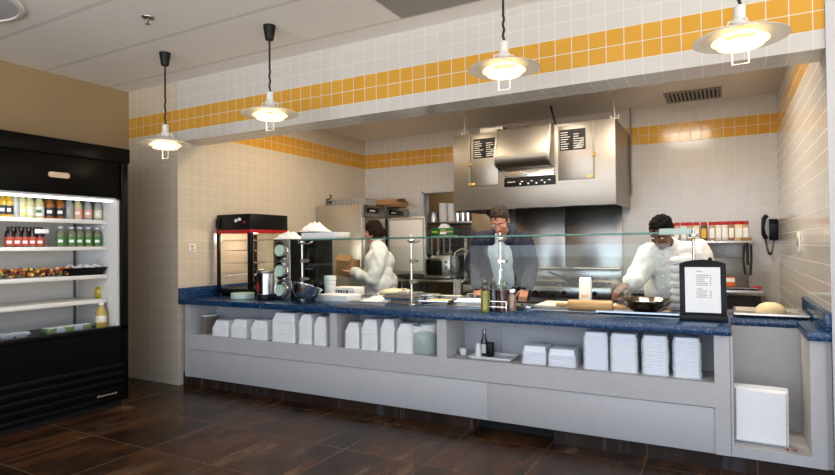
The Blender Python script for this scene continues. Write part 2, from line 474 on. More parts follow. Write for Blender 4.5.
# counter top (with a notch at the right end) and its splashes
t = thing('countertop', 'blue speckled solid counter top running the whole length of the counter', 'countertop', (0, 0, 0))
B().prism([(XK+.001, 3.70), (.026, 3.70), (.026, 4.20), (.384, 4.20), (.384, 3.70), (XR-.002, 3.70), (XR-.002, 4.75), (XK+.001, 4.75)], ZT0, ZT, 'z', bev=.003).build('slab', 'blue', t)
tag(B().box(XK+.001, XK+.022, 3.702, 4.75, ZT, ZT+.105, .003).build('counter_splash', 'blue'), 'blue speckled upstand along the left tiled wall', 'splash')
tag(B().box(XR-.032, XR-.002, 3.702, 4.75, ZT, ZT+.105, .003).build('counter_splash', 'blue'), 'blue speckled upstand along the right tiled wall', 'splash')
tag(B().box(-3.05, .0, 4.14, 4.72, ZT, ZT+.004, .001).build('work_surface', 'steel'), 'stainless steel work surface lying on the blue top behind the guard', 'work surface')
t2 = thing('steel_trestle', 'dark steel legs under the kitchen side of the counter', 'frame', (0, 0, 0))
B().box(-4.6, .45, 4.68, 4.72, .70, ZT0-.002).build('rail', 'dsteel', t2)
for x in (-4.5, -3.0, -1.5, .4): B().box(x, x+.04, 4.68, 4.72, 0, .70).build('leg', 'dsteel', t2)

# ceiling fittings
tag(B().box(-2.0, -1.4, 2.875, 3.475, ZC-.005, ZC-.001).build('return_air_panel', 'gtile'), 'dark grey square return panel set in the dining ceiling', 'vent')
t = thing('ceiling_light', 'round white recessed ceiling light lens at upper left corner', 'light', (-4.32, 1.74, ZC))
B().lathe([(.0, -.012), (.31, -.02), (.35, -.012), (.35, 0)], seg=40).build('lens', 'lens', t)
B().lathe([(.35, -.001), (.35, -.022), (.375, -.018), (.38, -.001)], seg=40).build('trim_ring', 'white', t)
t = thing('sprinkler_head', 'small metal fire sprinkler head on the ceiling', 'sprinkler', (-3.534, 2.566, ZC))
B().lathe([(0, 0), (.042, 0), (.04, -.008), (.014, -.016), (.012, -.02), (0, -.02)], seg=20).build('escutcheon', 'dsteel', t)
B().cyl((0, 0, -.045), .006, .03).lathe([(0, -.046), (.018, -.05), (.018, -.053), (0, -.055)], seg=12).build('deflector', 'dsteel', t)
t = thing('ceiling_vent', 'slotted metal air vent in the kitchen ceiling', 'vent', (-.27, 6.62, ZK))
B().box(-.27, .27, -.22, .22, -.006, -.003).build('backing', 'dark', t)
fr = B()
for a in ((-.27, .27, -.22, -.20), (-.27, .27, .20, .22), (-.27, -.25, -.2, .2), (.25, .27, -.2, .2)): fr.box(*a, -.014, -.003)
fr.build('frame', 'grill', t)
for i in range(13): B().box(-.24+i*.0385, -.222+i*.0385, -.2, .2, -.013, -.006).build('slat', 'grill', t)

# ------------------------------------------------------------------ pendant lamps
def pendant(p, label):
    """p = (x, y, z of the shade rim)"""
    x, y, z = p
    t = thing('pendant_lamp', label, 'lamp', (x, y, ZC), group='white dish pendant lamps over the counter')
    h = z-ZC
    B().lathe([(0, 0), (.046, 0), (.044, -.02), (.03, -.105), (.012, -.112), (0, -.112)], seg=24).build('ceiling_cup', 'satin', t)
    pts = []; L = h+.15+.112; n = 40; w = .0035
    for i in range(n+1):
        u = i/n; pts.append((w*math.sin(u*34)*(u > .5), w*math.cos(u*34)*(u > .5)*.7, -.11+u*(L)))
    B().tube(pts, .0075, 8).build('cord', 'rubber', t)
    B().cyl((0, 0, h+.095), .026, .065, bev=.004).lathe([(.026, h+.10), (.034, h+.09), (.034, h+.07), (.05, h+.052)], seg=24).build('socket_cap', 'shade', t)
    for a in (0, PI/2, PI, 3*PI/2):
        c, s = math.cos(a+.5), math.sin(a+.5)
        B().tube([(.03*c, .03*s, h+.085), (.055*c, .055*s, h+.08), (.062*c, .062*s, h+.05)], .004, 6).build('bracket', 'shade', t)
    B().lathe([(.045, h+.058), (.12, h+.035), (.205, h+.002), (.208, h-.002), (.204, h-.002), (.12, h+.028), (.045, h+.052), (.045, h+.058)], seg=48).build('upper_shade', 'shade', t)
    B().lathe([(.075, h+.022), (.122, h-.006), (.125, h-.012), (.119, h-.012), (.07, h+.014)], seg=48).build('middle_shade', 'shadein', t)
    B().lathe([(.05, h-.008), (.098, h-.030), (.099, h-.036), (.092, h-.038), (.05, h-.034), (0, h-.034)], seg=40).build('lower_shade', 'shadein', t)
    B().tube([(.035, 0, h-.035), (.035, 0, h-.12), (-.035, 0, h-.12), (-.035, 0, h-.035)], .0045, 6).build('pull_handle', 'shade', t)
    l = bpy.data.lights.new('pendant_glow', 'POINT'); l.energy = .9; l.color = (1, .84, .62); l.shadow_soft_size = .06
    lo = bpy.data.objects.new('pendant_glow', l); COL.objects.link(lo); lo.location = (x, y, z-.12)
    return t
for (px, py), lab in zip(((165.3, 144), (270, 114), (504, 69), (740, 39)),
                         ('white dish pendant lamp nearest the black fridge, lowest of the row', 'white dish pendant lamp second from the left over the counter',
                          'white dish pendant lamp second from the right over the counter', 'white dish pendant lamp farthest right and nearest, over the counter end')):
    q = at(px, py, y=3.11)
    pendant((q.x, q.y, q.z), lab)

# ------------------------------------------------------------------ refrigerated merchandiser
def solid(n, c, r=.15, **k):
    if n not in M: M[n] = mat(n, c, r, **k)
    return n
FX, FY0, FY1 = -4.50, 1.45, 3.07       # front plane, ends
def fridge():
    t = thing('open_refrigerator', 'tall black open-front drinks refrigerator standing against the left wall', 'refrigerator', (0, 0, 0))
    bk = -5.33
    B().box(bk, FX-.02, FY1-.06, FY1, .06, 2.0, .004).box(bk, FX-.02, FY0, FY0+.06, .06, 2.0, .004).build('side_panel', 'fblack', t)
    B().box(FX-.03, FX, FY1-.062, FY1, .05, 2.06, .004).build('front_trim', 'fblack', t)
    B().box(FX-.03, FX, FY0, FY0+.06, .05, 2.06, .004).build('front_trim', 'fblack', t)
    B().box(bk, FX-.06, FY0, FY1, 2.0, 2.06).box(bk, FX+.0, FY0, FY1+.02, 2.06, 2.185, .006).build('top_box', 'fblack', t)
    h = B().box(bk, FX-.012, FY0+.06, FY1-.062, 1.755, 2.06, .004).build('header_panel', 'fblack', t)
    q = at(59.7, 175, x=FX)
    B().prism([(q.y-.06+.02*math.cos(a)*1+(.12 if math.cos(a) > 0 else 0), q.z+.022*math.sin(a)) for a in [i*PI/8-PI/2 for i in range(8)]+[i*PI/8+PI/2 for i in range(8)]], FX-.014, FX-.004, 'x').build('badge', 'badge', h)
    B().box(bk, bk+.03, FY0, FY1, .06, 2.0).build('back_shell', 'fblack', t)
    lin_ = B().box(bk+.03, -5.09, FY0+.06, FY1-.06, .62, 1.76)
    lin_.box(bk+.03, FX-.03, FY1-.082, FY1-.061, .62, 1.76).box(bk+.03, FX-.03, FY0+.061, FY0+.08, .62, 1.76)
    lin_.box(bk+.03, FX-.03, FY0+.06, FY1-.06, 1.74, 1.76).build('liner', 'case', t)
    B().box(-5.088, FX-.10, FY0+.08, FY1-.085, .62, .655, .003).build('deck', 'shelfw', t)
    for y in (2.955, 2.25, 1.6): B().box(-5.09, -5.078, y-.010, y+.010, .66, 1.70).build('shelf_standard', solid('standard_grey', (96, 92, 86), .6), t)
    for k, (a, b) in enumerate(((1.540, 1.572), (1.318, 1.347), (1.078, 1.109), (.870, .902))):
        s = B().box(-5.076, FX-.17, FY0+.085, FY1-.088, b-.016, b, .002).box(FX-.17, FX-.155, FY0+.085, FY1-.088, a, b+.002, .003).build('shelf', 'shelfw', t)
        if k < 2: B().prism([(-5.07, a), (FX-.17, a), (FX-.18, a-.03), (-5.07, a-.2)], FY1-.092, FY1-.0885, 'y').build('shelf_bracket', 'clear', s)
    q = at(42, 231.5, x=FX-.15)
    B().box(FX-.156, FX-.150, q.y-.05, q.y+.05, q.z-.015, q.z+.017, .002).build('price_rail', 'white', t)
    B().tube([(FX-.07, FY1-.1, 1.735), (FX-.07, FY0+.1, 1.735)], .014, 10).build('lamp_tube', 'tube', t)
    B().box(bk+.0, FX-.008, FY0, FY1, .10, .66).box(FX-.06, FX, FY0, FY1, .64, .678, .004).build('lower_body', 'fblack', t)
    B().box(bk+.02, FX-.06, FY0+.02, FY1-.02, .0, .10).build('plinth', 'dark', t)
    for i in range(5): B().box(FX-.012, FX+.006, FY0+.05, FY1-.04, .055+i*.066, .098+i*.066, .006).build('louvre', 'black', t)
    # small script badge on the louvres
    b = B(); a0, a1 = at(97, 397.5, x=FX+.006), at(117.5, 393.5, x=FX+.006)
    for i in range(7):
        y = a0.y+(a1.y-a0.y)*i/7; z = a0.z+.002*(i % 2); w = (a1.y-a0.y)/7
        b.prism([(y, z-.006), (y+w*.5, z-.006), (y+w*.9, z+.007+.006*(i == 0)), (y+w*.4, z+.007+.006*(i == 0))], FX+.004, FX+.008, 'x')
    b.build('script_badge', 'badge', t)
    l = bpy.data.lights.new('case_light', 'AREA'); l.shape = 'RECTANGLE'; l.size = 1.4; l.size_y = .05; l.energy = 3.2; l.color = (.90, .95, 1)
    lo = bpy.data.objects.new('case_light', l); COL.objects.link(lo); lo.location = (FX-.09, (FY0+FY1)/2, 1.73)
    d = Vector((-.45, 0, -.55)); lo.rotation_euler = d.to_track_quat('-Z', 'Y').to_euler(); lo.rotation_euler.rotate_axis('Z', PI/2)
fridge()

def bottle(name, r, h, neck, liquid, cap, label_mat, loc, lab, cat, grp, lz=(.2, .62), sq=False):
    t = thing(name, lab, cat, loc, 0, grp)
    B().lathe([(0, 0), (r*.9, 0), (r, .006), (r, h*.62), (r*.92, h*.70), (neck, h*.86), (neck, h*.93), (0, h*.93)], seg=18).build('bottle_body', liquid, t)
    B().cyl((0, 0, h*.91), neck*1.25, h*.09, bev=.002, seg=16).build('cap', cap, t)
    if label_mat: B().lathe([(r+.0006, h*lz[0]), (r+.0012, h*lz[0]), (r+.0012, h*lz[1]), (r+.0006, h*lz[1])], seg=18).build('label', label_mat, t)
    if label_mat: B().box(-r*.5, r*.5, -r-.0022, -r*.8, h*(lz[0]+.12), h*(lz[0]+.26), mx=Matrix.Rotation(PI*.34, 4, 'Z')).build('label_patch', 'label_white' if label_mat != 'label_white' else 'label_green', t)
    return t

for n, c, r in (('juice_yellow', (186, 146, 36), .15), ('juice_cream', (196, 188, 136), .2), ('water_clear', (150, 152, 144), .1), ('tea_amber', (150, 84, 26), .15), ('juice_red', (34, 12, 9), .15),
             ('juice_green', (112, 116, 92), .12), ('label_red', (168, 66, 44), .5), ('label_green', (58, 112, 36), .5), ('label_lime', (206, 216, 120), .5),
             ('label_white', (222, 222, 216), .5), ('label_pink', (214, 150, 132), .5), ('label_black', (30, 26, 26), .5), ('cap_blue', (40, 60, 96), .4), ('cap_dark', (26, 24, 26), .4), ('cap_white', (220, 222, 226), .4), ('label_cream', (214, 206, 168), .5)):
    solid(n, c, r)
top = [(2, 'juice_yellow', 'cap_dark', 'label_black', 'black-labelled'), (8.5, 'juice_yellow', 'cap_dark', 'label_black', 'half black half yellow'), (15, 'water_clear', 'cap_blue', None, 'clear unlabelled'), (22, 'juice_cream', 'cap_blue', 'label_lime', 'lime-labelled'),
       (29.5, 'juice_cream', 'cap_blue', 'label_cream', 'cream-labelled'), (39, 'juice_cream', 'cap_blue', 'label_white', 'white-labelled'), (49.5, 'tea_amber', 'cap_dark', 'label_black', 'amber and black'), (60, 'tea_amber', 'cap_dark', 'label_black', 'amber and black'),
       (69, 'water_clear', 'cap_white', None, 'clear'), (77.5, 'juice_cream', 'cap_white', 'label_pink', 'pink-labelled'), (87.5, 'water_clear', 'cap_blue', 'label_pink', 'pinkish'), (97.5, 'water_clear', 'cap_blue', 'label_cream', 'pale')]
names = ['leftmost on the top shelf', 'second from the left on the top shelf', 'third from the left on the top shelf', 'fourth from the left on the top shelf', 'fifth from the left on the top shelf', 'just above the white price tag',
         'right of the price tag', 'second right of the price tag', 'fifth from the right on the top shelf', 'third from the right on the top shelf', 'second from the right on the top shelf', 'rightmost on the top shelf']
names[8] = 'fourth from the right on the top shelf'
BX = FX-.235
for (px, liq, cap, lm, d), nm in zip(top, names):
    q = at(px, 215, x=BX)
    bottle('juice_bottle', .034, .178, .019, liq, cap, lm, (BX, q.y, 1.5725), d+' juice bottle '+nm, 'bottle', 'juice bottles on the top refrigerator shelf', (.12, .5))
for i, px in enumerate((9.5, 17.5, 25, 32.5, 40)):
    q = at(px, 245, x=BX)
    bottle('red_juice_bottle', .032, .158, .017, 'juice_red', 'cap_dark', 'label_red', (BX, q.y, 1.3475), 'red-labelled dark juice bottle, %s of the five reds on the second shelf' % ('first from left', 'second from left', 'middle', 'fourth from left', 'rightmost')[i], 'bottle', 'red juice bottles on the second shelf', (.06, .5))
for i, px in enumerate((60.5, 71.5, 79.5, 88, 97)):
    q = at(px, 246, x=BX)
    bottle('green_juice_bottle', .034, .165, .016, 'juice_green', 'cap_white', 'label_green', (BX, q.y, 1.3475), 'green-labelled clear bottle, %s of the five greens on the second shelf' % ('leftmost', 'second from left', 'middle', 'fourth from left', 'rightmost')[i], 'bottle', 'green juice bottles on the second shelf', (.1, .52))
# fruit cups on the third shelf
for n, c in (('fruit_red', (150, 44, 28)), ('fruit_orange', (214, 130, 44)), ('fruit_yellow', (222, 186, 90)), ('fruit_dark', (84, 34, 26))): solid(n, c, .35)
for i, px in enumerate((2, 11.5, 21, 30.5, 40, 49.5, 59, 66.5)):
    q = at(px, 275, x=BX)
    t = thing('fruit_cup', 'clear cup of cut fruit on the third shelf, %s' % ('leftmost at the frame edge', 'second from the left', 'third from the left', 'fourth from the left', 'fifth from the left', 'third from the black tray', 'second from the black tray', 'next to the black tray')[i], 'cup', (BX, q.y, 1.1095), 0, 'fruit cups on the third shelf')
    B().lathe([(0, 0), (.03, 0), (.039, .06), (.037, .06), (.028, .004), (0, .004)], seg=16).build('cup_wall', 'bglass', t)
    for n, k in (('fruit_red', 6), ('fruit_orange', 4), ('fruit_yellow', 4), ('fruit_dark', 3)):
        b = B()
        for _ in range(k):
            a = random.uniform(0, 2*PI); r = random.uniform(.01, .03); z = random.uniform(.014, .068)
            b.ball((r*math.cos(a), r*math.sin(a), z), (.015, .013, .012), seg=8, rot=Euler((random.random()*3, random.random()*3, 0)))
        b.build('cut_fruit', n, t)
q0, q1 = at(68.5, 274, x=BX), at(98, 273, x=BX)
t = thing('packet_tray', 'black plastic tray of white packets at the right of the third shelf', 'tray', (BX, (q0.y+q1.y)/2, 1.1095))
B().pan(-.085, .085, -.155, .155, 0, .065, .004, .025, .006).build('tray_shell', 'satin', t)
for i in range(9):
    b = B().box(-.022, .022, -.03, .03, -.004, .004, .003, mx=Matrix.Translation((random.uniform(-.04, .05), -.11+i*.027, .066+random.uniform(0, .012))) @ Euler((random.uniform(-.6, .6), random.uniform(-.7, .7), random.uniform(-1, 1))).to_matrix().to_4x4())
    b.build('packet', 'label_white' if i % 3 else 'cap_white', t)
q = at(100, 299, x=BX-.06); bottle('dressing_bottle', .044, .115, .022, 'oil', 'cap_white', None, (BX-.06, q.y, .9025), 'short yellow bottle with white cap on the fourth shelf', 'bottle', None)
q = at(106, 328, x=FX-.16); bottle('tall_juice_bottle', .043, .215, .018, solid('cider', (176, 150, 70), .15), 'cap_white', 'label_cream', (FX-.16, min(q.y, 2.93), .6555), 'tall pale cider bottle standing at the deck right corner of the refrigerator', 'bottle', None, (.25, .5))
for i, px in enumerate((48, 57, 66, 75, 84)):
    q = at(px, 328, x=FX-.25)
    t = thing('sandwich_pack', 'wrapped green and blue pack on the refrigerator deck, %s of the row' % ('leftmost', 'second from left', 'middle', 'second from right', 'rightmost')[i], 'pack', (FX-.25, q.y, .6555), 0, 'wrapped packs on the refrigerator deck')
    B().box(-.06, .06, -.036, .036, 0, .042, .008).build('pack_body', solid('pack_blue', (150, 160, 180), .3) if i % 2 else solid('pack_green', (96, 120, 76), .4), t)
    B().box(-.05, .05, -.03, .03, .042, .048, .003).build('pack_window', 'clear', t)
for i, px in enumerate((4, 18)):
    q = at(px, 332, x=FX-.25)
    t = thing('clear_clamshell', ('clear plastic clamshell at the frame edge on the refrigerator deck', 'clear plastic clamshell second from the frame edge on the deck')[i], 'container', (FX-.25, q.y, .6555), 0, 'clear clamshells on the refrigerator deck')
    B().pan(-.07, .07, -.055, .055, 0, .035).build('tub', 'clearer', t)
    B().box(-.068, .068, -.053, .053, .036, .05, .01).build('lid', 'clearer', t)

# ------------------------------------------------------------------ counter, left end
solid('heat_lamp', (255, 236, 200)); M['heat_lamp'] = mat('heat_lamp_tube', (255, 240, 210), .5, emit=(255, 226, 170), es=8)
def warmer():
    W, D, H = .475, .55, .832
    t = thing('pizza_warmer', 'black heated glass display case with red trim at the left end of the counter', 'food warmer', (-4.632, 4.15, ZT))
    B().box(0, W, 0, D, .655, H, .006).build('header_box', 'satin', t)
    B().box(-.004, W+.004, -.004, D+.004, .638, .672, .004).build('red_band', 'red', t)
    for i, x in enumerate((.29, .335)): B().cyl((x, -.018, .765 + .012*i), .017, .02, 'y', bev=.003).build('knob', 'white', t)
    B().box(.38, .41, -.004, .002, .735, .76, .002).build('rocker_switch', 'red', t)
    B().box(.0, .055, -.012, .0, .70, .79, .003).build('hinge_box', 'satin', t)
    B().box(0, W, 0, D, .022, .075, .004).build('base_box', 'satin', t)
    for x in (.03, W-.03):
        for y in (.03, D-.03): B().cyl((x, y, 0), .018, .024).build('foot', 'rubber', t)
    for x, y, w in ((0, 0, .03), (W-.042, 0, .042), (0, D-.03, .03), (W-.03, D-.03, .03)): B().box(x, x+w, y, y+w, .07, .645, .003).build('corner_post', 'satin', t)
    for a in ((.03, W-.042, .006, .010), (.03, W-.03, D-.01, D-.006)): B().box(*a, .075, .64).build('glass_pane', 'glass', t)
    B().box(W-.012, W-.008, .042, D-.03, .075, .64).build('glass_pane', 'glass', t)
    for z in (.20, .33, .46, .57):
        b = B()
        for x in (.05, W-.06): b.tube([(x, .04, z), (x, D-.04, z)], .004, 6)
        for i in range(7): b.tube([(.05, .05+i*.075, z), (W-.06, .05+i*.075, z)], .003, 6)
        b.build('wire_rack', 'chrome', t)
    B().tube([(W-.07, D-.05, .1), (W-.07, D-.05, .62)], .011, 8).build('heat_lamp', 'heat_lamp', t)
    l = bpy.data.lights.new('warmer_light', 'POINT'); l.energy = 7; l.color = (1, .86, .62); l.shadow_soft_size = .05
    lo = bpy.data.objects.new('warmer_light', l); COL.objects.link(lo); lo.location = (-4.632+W/2, 4.15+D/2, ZT+.6)
warmer()
t = thing('round_dish', 'pale mint round plastic dish on the counter in front of the food warmer', 'dish', (-4.09, 3.98, ZT))
B().lathe([(0, 0), (.105, 0), (.112, .006), (.112, .05), (.106, .055), (0, .052)], seg=36).build('dish_body', 'mint', t)
t = thing('steel_canister', 'steel canister with red label and black base near the food warmer', 'canister', (-3.83, 4.02, ZT))
B().cyl((0, 0, 0), .085, .05, bev=.005, seg=28).build('base', 'satin', t)
B().cyl((0, 0, .05), .08, .20, seg=28).build('can_body', 'steelv', t)
B().lathe([(.084, .245), (.086, .25), (.086, .27), (.07, .282), (.0, .285)], seg=28).build('lid', 'dsteel', t)
lw = B()
for i in range(8):
    a0, a1 = PI*1.22+i*.16, PI*1.22+(i+1)*.16
    lw.prism([(.081*math.cos(a0), .081*math.sin(a0)), (.081*math.cos(a1), .081*math.sin(a1)), (.083*math.cos(a1), .083*math.sin(a1)), (.083*math.cos(a0), .083*math.sin(a0))], .055, .245, 'z')
lbl(lw.build('label', 'satin', t), 'black label with a red patch')
lw = B()
for i in range(4):
    a0, a1 = PI*1.28+i*.16, PI*1.28+(i+1)*.16
    lw.prism([(.0832*math.cos(a0), .0832*math.sin(a0)), (.0832*math.cos(a1), .0832*math.sin(a1)), (.084*math.cos(a1), .084*math.sin(a1)), (.084*math.cos(a0), .084*math.sin(a0))], .08, .17-.02*(i % 2), 'z')
lw.build('label_patch', 'red', t)
# cup dispenser
t = thing('cup_dispenser', 'steel dispenser cabinet with three round cup holders on the counter', 'dispenser', (-3.745, 4.03, ZT))
B().box(0, .205, 0, .2, 0, .565, .004).build('cabinet_face', 'steel', t)
B().box(.2, .212, .004, .21, .0, .56, .003).build('side_panel', 'satin', t)
for z in (.09, .27, .46):
    B().lathe([(.082, 0), (.086, -.006), (.082, -.012), (.064, -.016), (.058, 0)], (.1, 0, z), 28, axis='y').build('cup_collar', 'chrome', t)
    c = B().lathe([(.056, .02), (.052, -.035), (.050, -.037), (.048, -.031), (0, -.028)], (.1, 0, z), 24, axis='y').build('cup_bottom', 'mint', t)
# black cabinet behind the guard
t = thing('black_cabinet', 'black boxy appliance behind the glass guard beside the cup dispenser', 'appliance', (-3.74, 4.36, ZT))
B().box(0, .26, 0, .24, 0, .64, .006).build('cabinet_body', 'satin', t)
B().box(.03, .24, -.006, .002, .05, .5, .004).build('door', 'black', t)
B().box(.05, .21, -.012, -.005, .27, .285, .002).build('handle', 'dsteel', t)
b = B()
for i in range(3): b.box(.06, .21, -.009, -.005, .06+i*.03, .075+i*.03, .002)
b.build('vent_louvre', 'dsteel', t)

def crumple(name, w, d, h, loc, lab, cat, m='paper', grp=None, seed=1, parts=1):
    rnd = random.Random(seed); b = bmesh.new()
    n = 12; g = [[None]*n for _ in range(n)]
    for i in range(n):
        for j in range(n):
            e = min(i, j, n-1-i, n-1-j)/((n-1)/2)
            g[i][j] = b.verts.new(((i/(n-1)-.5)*w+rnd.uniform(-.01, .01), (j/(n-1)-.5)*d+rnd.uniform(-.01, .01), max(.004, h*min(1, e*1.5)*rnd.uniform(.55, 1.0))))
    for i in range(n-1):
        for j in range(n-1): b.faces.new((g[i][j], g[i+1][j], g[i+1][j+1], g[i][j+1]))
    ed = [e for e in b.edges if e.is_boundary]
    r = bmesh.ops.extrude_edge_only(b, edges=ed); vs = [v for v in r['geom'] if isinstance(v, bmesh.types.BMVert)]
    for v in vs: v.co.z = 0
    bmesh.ops.contextual_create(b, geom=[e for e in b.edges if e.is_boundary])
    bmesh.ops.recalc_face_normals(b, faces=b.faces)
    k = B(); k._add(b); o = k.build(name, m, None, 60); o.location = loc
    return tag(o, lab, cat, grp)
crumple('paper_heap', .22, .19, .085, (-3.635, 4.13, ZT+.566), 'crumpled white paper heap on top of the cup dispenser', 'paper', seed=3)
crumple('paper_heap', .24, .22, .11, (-3.61, 4.48, ZT+.641), 'crumpled white paper heap on top of the black appliance', 'paper', seed=5)

# ------------------------------------------------------------------ glass guard
def guard():
    t = thing('sneeze_guard', 'long glass counter guard with green-edged shelf on slim steel posts', 'glass guard', (0, 0, 0))
    gx0, gx1, gz = -3.43, -.19, 1.385
    lbl(B().box(gx0, gx1, 4.0, 4.30, gz, gz+.01).build('glass_shelf', 'cglass', t), 'clear horizontal glass shelf')
    lbl(B().box(gx0, gx1, 3.992, 4.0, gz-.001, gz+.012, .002).build('polished_edge', 'gedge', t), 'green polished front edge')
    lbl(B().box(-.375, -.185, 3.985, 3.992, gz-.006, gz+.034, .002).build('end_strip', 'gband', t), 'frosted strip at the right end')
    lbl(B().box(gx0+.02, -.325, 4.105, 4.113, .985, 1.322).build('glass_front', 'cglass', t), 'clear upright glass pane')
    for i, x in enumerate((-3.43, -2.275, -1.50, -.178)):
        p = B().cyl((x, 4.07, ZT), .010, gz-ZT+.035, bev=.003, seg=16).build('post', 'steel', t)
        B().cyl((x, 4.07, ZT), .034, .012, bev=.003, seg=20).build('post_foot', 'steel', p)
        B().cyl((x, 4.07, gz-.022), .03, .02, bev=.004).tube([(x, 4.07, gz-.03), (x, 4.16, gz-.03), (x, 4.22, gz-.012)], .008).tube([(x, 4.07, gz-.03), (x, 4.02, gz-.02)], .01).build('clamp', 'steel', p)
        if i < 3:
            for z in (1.03, 1.2):
                B().cyl((x, 4.06, z), .02, .06, 'y', bev=.003).cyl((x+.03, 4.06, z), .012, .06, 'y').box(x-.005, x+.035, 4.07, 4.085, z-.006, z+.006).build('pane_clip', 'steel', p)
    return t
guard()
t = thing('foam_tray_stack', 'flat stack of white foam trays lying on the left end of the glass shelf', 'trays', (-3.22, 4.15, 1.3955))
for i in range(4): B().pan(-.19+.006*(i % 2), .19, -.12, .12, .008*i*1.35, .008*i*1.35+.028, .003, .016, .006).build('tray', 'foam', t)
t = thing('mixing_bowl', 'tilted steel mixing bowl on the counter below the left guard post', 'bowl', (at(302, 290, y=3.88).x, 3.88, ZT))
mx = Matrix.Translation((0, 0, .012)) @ Euler((-.30, .12, 0)).to_matrix().to_4x4()
B().lathe([(0, .0), (.06, .002), (.105, .04), (.13, .105), (.137, .108), (.137, .112), (.128, .110), (.10, .045), (.058, .007), (0, .005)], (0, 0, .02), 36, mx @ Matrix.Scale(1.08, 4)).build('bowl_shell', 'chrome', t)
t = thing('paper_stack', 'flat stack of white deli paper sheets behind the steel mixing bowl', 'paper', (at(338, 296, y=4.2).x, 4.2, ZT+.0005))
for i in range(5): B().box(-.18+.006*(i % 3), .18+.004*(i % 2), -.11, .11-.005*(i % 2), i*.011, i*.011+.0098, .003, mx=Matrix.Rotation(.04*(i % 3-1), 4, 'Z')).build('sheet_bundle', 'paper', t)
t = thing('cup_stack', 'tall white stack of paper cups behind the paper sheets', 'cups', (at(330, 280, y=4.46).x, 4.46, ZT+.0005))
B().lathe([(.0, 0), (.05, 0), (.056, .13), (.06, .133), (.06, .138), (.056, .14), (.0575, .165), (.0615, .168), (.06, .173), (.0585, .20), (.062, .203), (.056, .205), (.05, .19), (0, .19)], seg=28).build('cup_body', 'paper', t)
crumple('napkin_pile', .30, .22, .05, (-2.70, 4.24, ZT+.0045), 'loose pile of white paper sheets on the steel work surface', 'paper', seed=8)
t = thing('lettuce_bag', 'pale bag of greens lying on the steel work surface', 'bag', (-2.72, 4.54, ZT+.004))
B().ball((0, 0, .045), (.16, .1, .045)).ball((.08, .02, .05), (.09, .08, .04)).build('bag_body', solid('pale_greens', (222, 216, 176), .6, bump=.6, bs=20), t)
# steel food pans on the work surface
def hotel_pan(name, x, y, w, d, h, lab, lid=True, rz=0, food=None, cat='pan', grp='steel food pans on the work surface'):
    t = thing(name, lab, cat, (x, y, ZT+.0045), rz, grp)
    B().pan(-w/2, w/2, -d/2, d/2, 0, h, .003, .012, .012).build('pan_shell', 'chrome', t)
    if lid:
        l = B().prism([(-w/2+.01, h), (w/2-.01, h), (w/2-.03, h+.022), (-w/2+.03, h+.022)], -d/2+.01, d/2-.01, 'y').build('lid', 'steel', t)
        B().tube([(-.03, 0, h+.02), (-.03, 0, h+.045), (.03, 0, h+.045), (.03, 0, h+.02)], .005).build('lid_handle', 'chrome', l)
    if food: B().box(-w/2+.016, w/2-.016, -d/2+.016, d/2-.016, h*.4, h*.8, .01).build('food', food, t)
    return t
solid('food_tomato', (160, 70, 46), .5); solid('food_cheese', (222, 204, 150), .6, bump=.8, bs=60); solid('food_green', (110, 130, 70), .6)
hotel_pan('food_pan', -2.47, 4.30, .28, .30, .055, 'lidded steel food pan nearest the second guard post, left of it')
hotel_pan('food_pan', -2.12, 4.26, .26, .26, .035, 'open steel pan of cheese right of the second guard post', False, .1, 'food_cheese')
hotel_pan('food_pan', -2.40, 4.53, .30, .18, .05, 'steel food pan in the back row, left of the blue-jacketed man', False, 0, 'food_cheese')
hotel_pan('food_pan', -1.84, 4.30, .24, .28, .04, 'steel pan tilted sideways left of the oil bottle', True, .25)
t = thing('serving_board', 'long narrow white board along the back of the work surface', 'board', (-2.22, 4.675, ZT+.0045))
B().box(-.42, .42, -.03, .035, 0, .03, .006).build('board_slab', 'board', t)
t = thing('knife', 'chef knife lying across the work surface by the pans', 'knife', (-2.05, 4.56, ZT+.014), .2)
B().prism([(-.01, -.015), (.2, -.012), (.26, .012), (-.01, .018)], -.0015, .0015, 'z').build('blade', 'chrome', t)
B().box(-.13, -.008, -.012, .014, -.009, .009, .005).build('handle', 'satin', t)

# bottles in a wire caddy
cx = -1.50
def pourer(name, px, y, r, h, liq, lab):
    q = at(px, 305, y=y)
    t = thing(name, lab, 'bottle', (q.x, y, ZT+.0005), 0, 'cruet bottles on the counter')
    hh = h*.66
    B().lathe([(0, 0), (r, 0), (r, hh*.9), (r*.97, hh*.93), (0, hh*.93)], seg=20).build('liquid', liq, t)
    B().lathe([(r+.001, 0.001), (r+.002, .001), (r+.002, hh), (r*.45, h*.8), (r*.4, h*.88), (r*.34, h*.88), (r*.4, h*.79), (r+.001, hh*.99)], seg=20).build('bottle_glass', 'bglass', t)
    B().lathe([(0, h*.86), (r*.42, h*.87), (r*.36, h*.92), (r*.14, h*.93), (r*.1, h), (0, h)], seg=14).build('pour_spout', 'dsteel', t)
pourer('oil_bottle', 485, 3.90, .031, .25, 'oil', 'square clear bottle of yellow olive oil, leftmost of the cruets')
pourer('vinegar_bottle', 493.8, 3.955, .029, .26, 'vin', 'bottle of almost black vinegar between the yellow and red bottles')
pourer('red_vinegar_bottle', 502.3, 3.955, .030, .255, 'wine', 'bottle of dark red vinegar right of the black vinegar')
t = thing('seasoning_jar', 'clear jar of pinkish seasoning right of the red bottle', 'jar', (at(512, 305, y=3.985).x, 3.985, ZT+.0005))
B().cyl((0, 0, .002), .029, .12, seg=18).build('seasoning', 'pink', t)
B().lathe([(.030, .001), (.032, .001), (.032, .14), (.030, .14), (.030, .001)], seg=20).build('jar_glass', 'bglass', t)
B().cyl((0, 0, .14), .031, .022, bev=.003).build('lid', 'chrome', t)
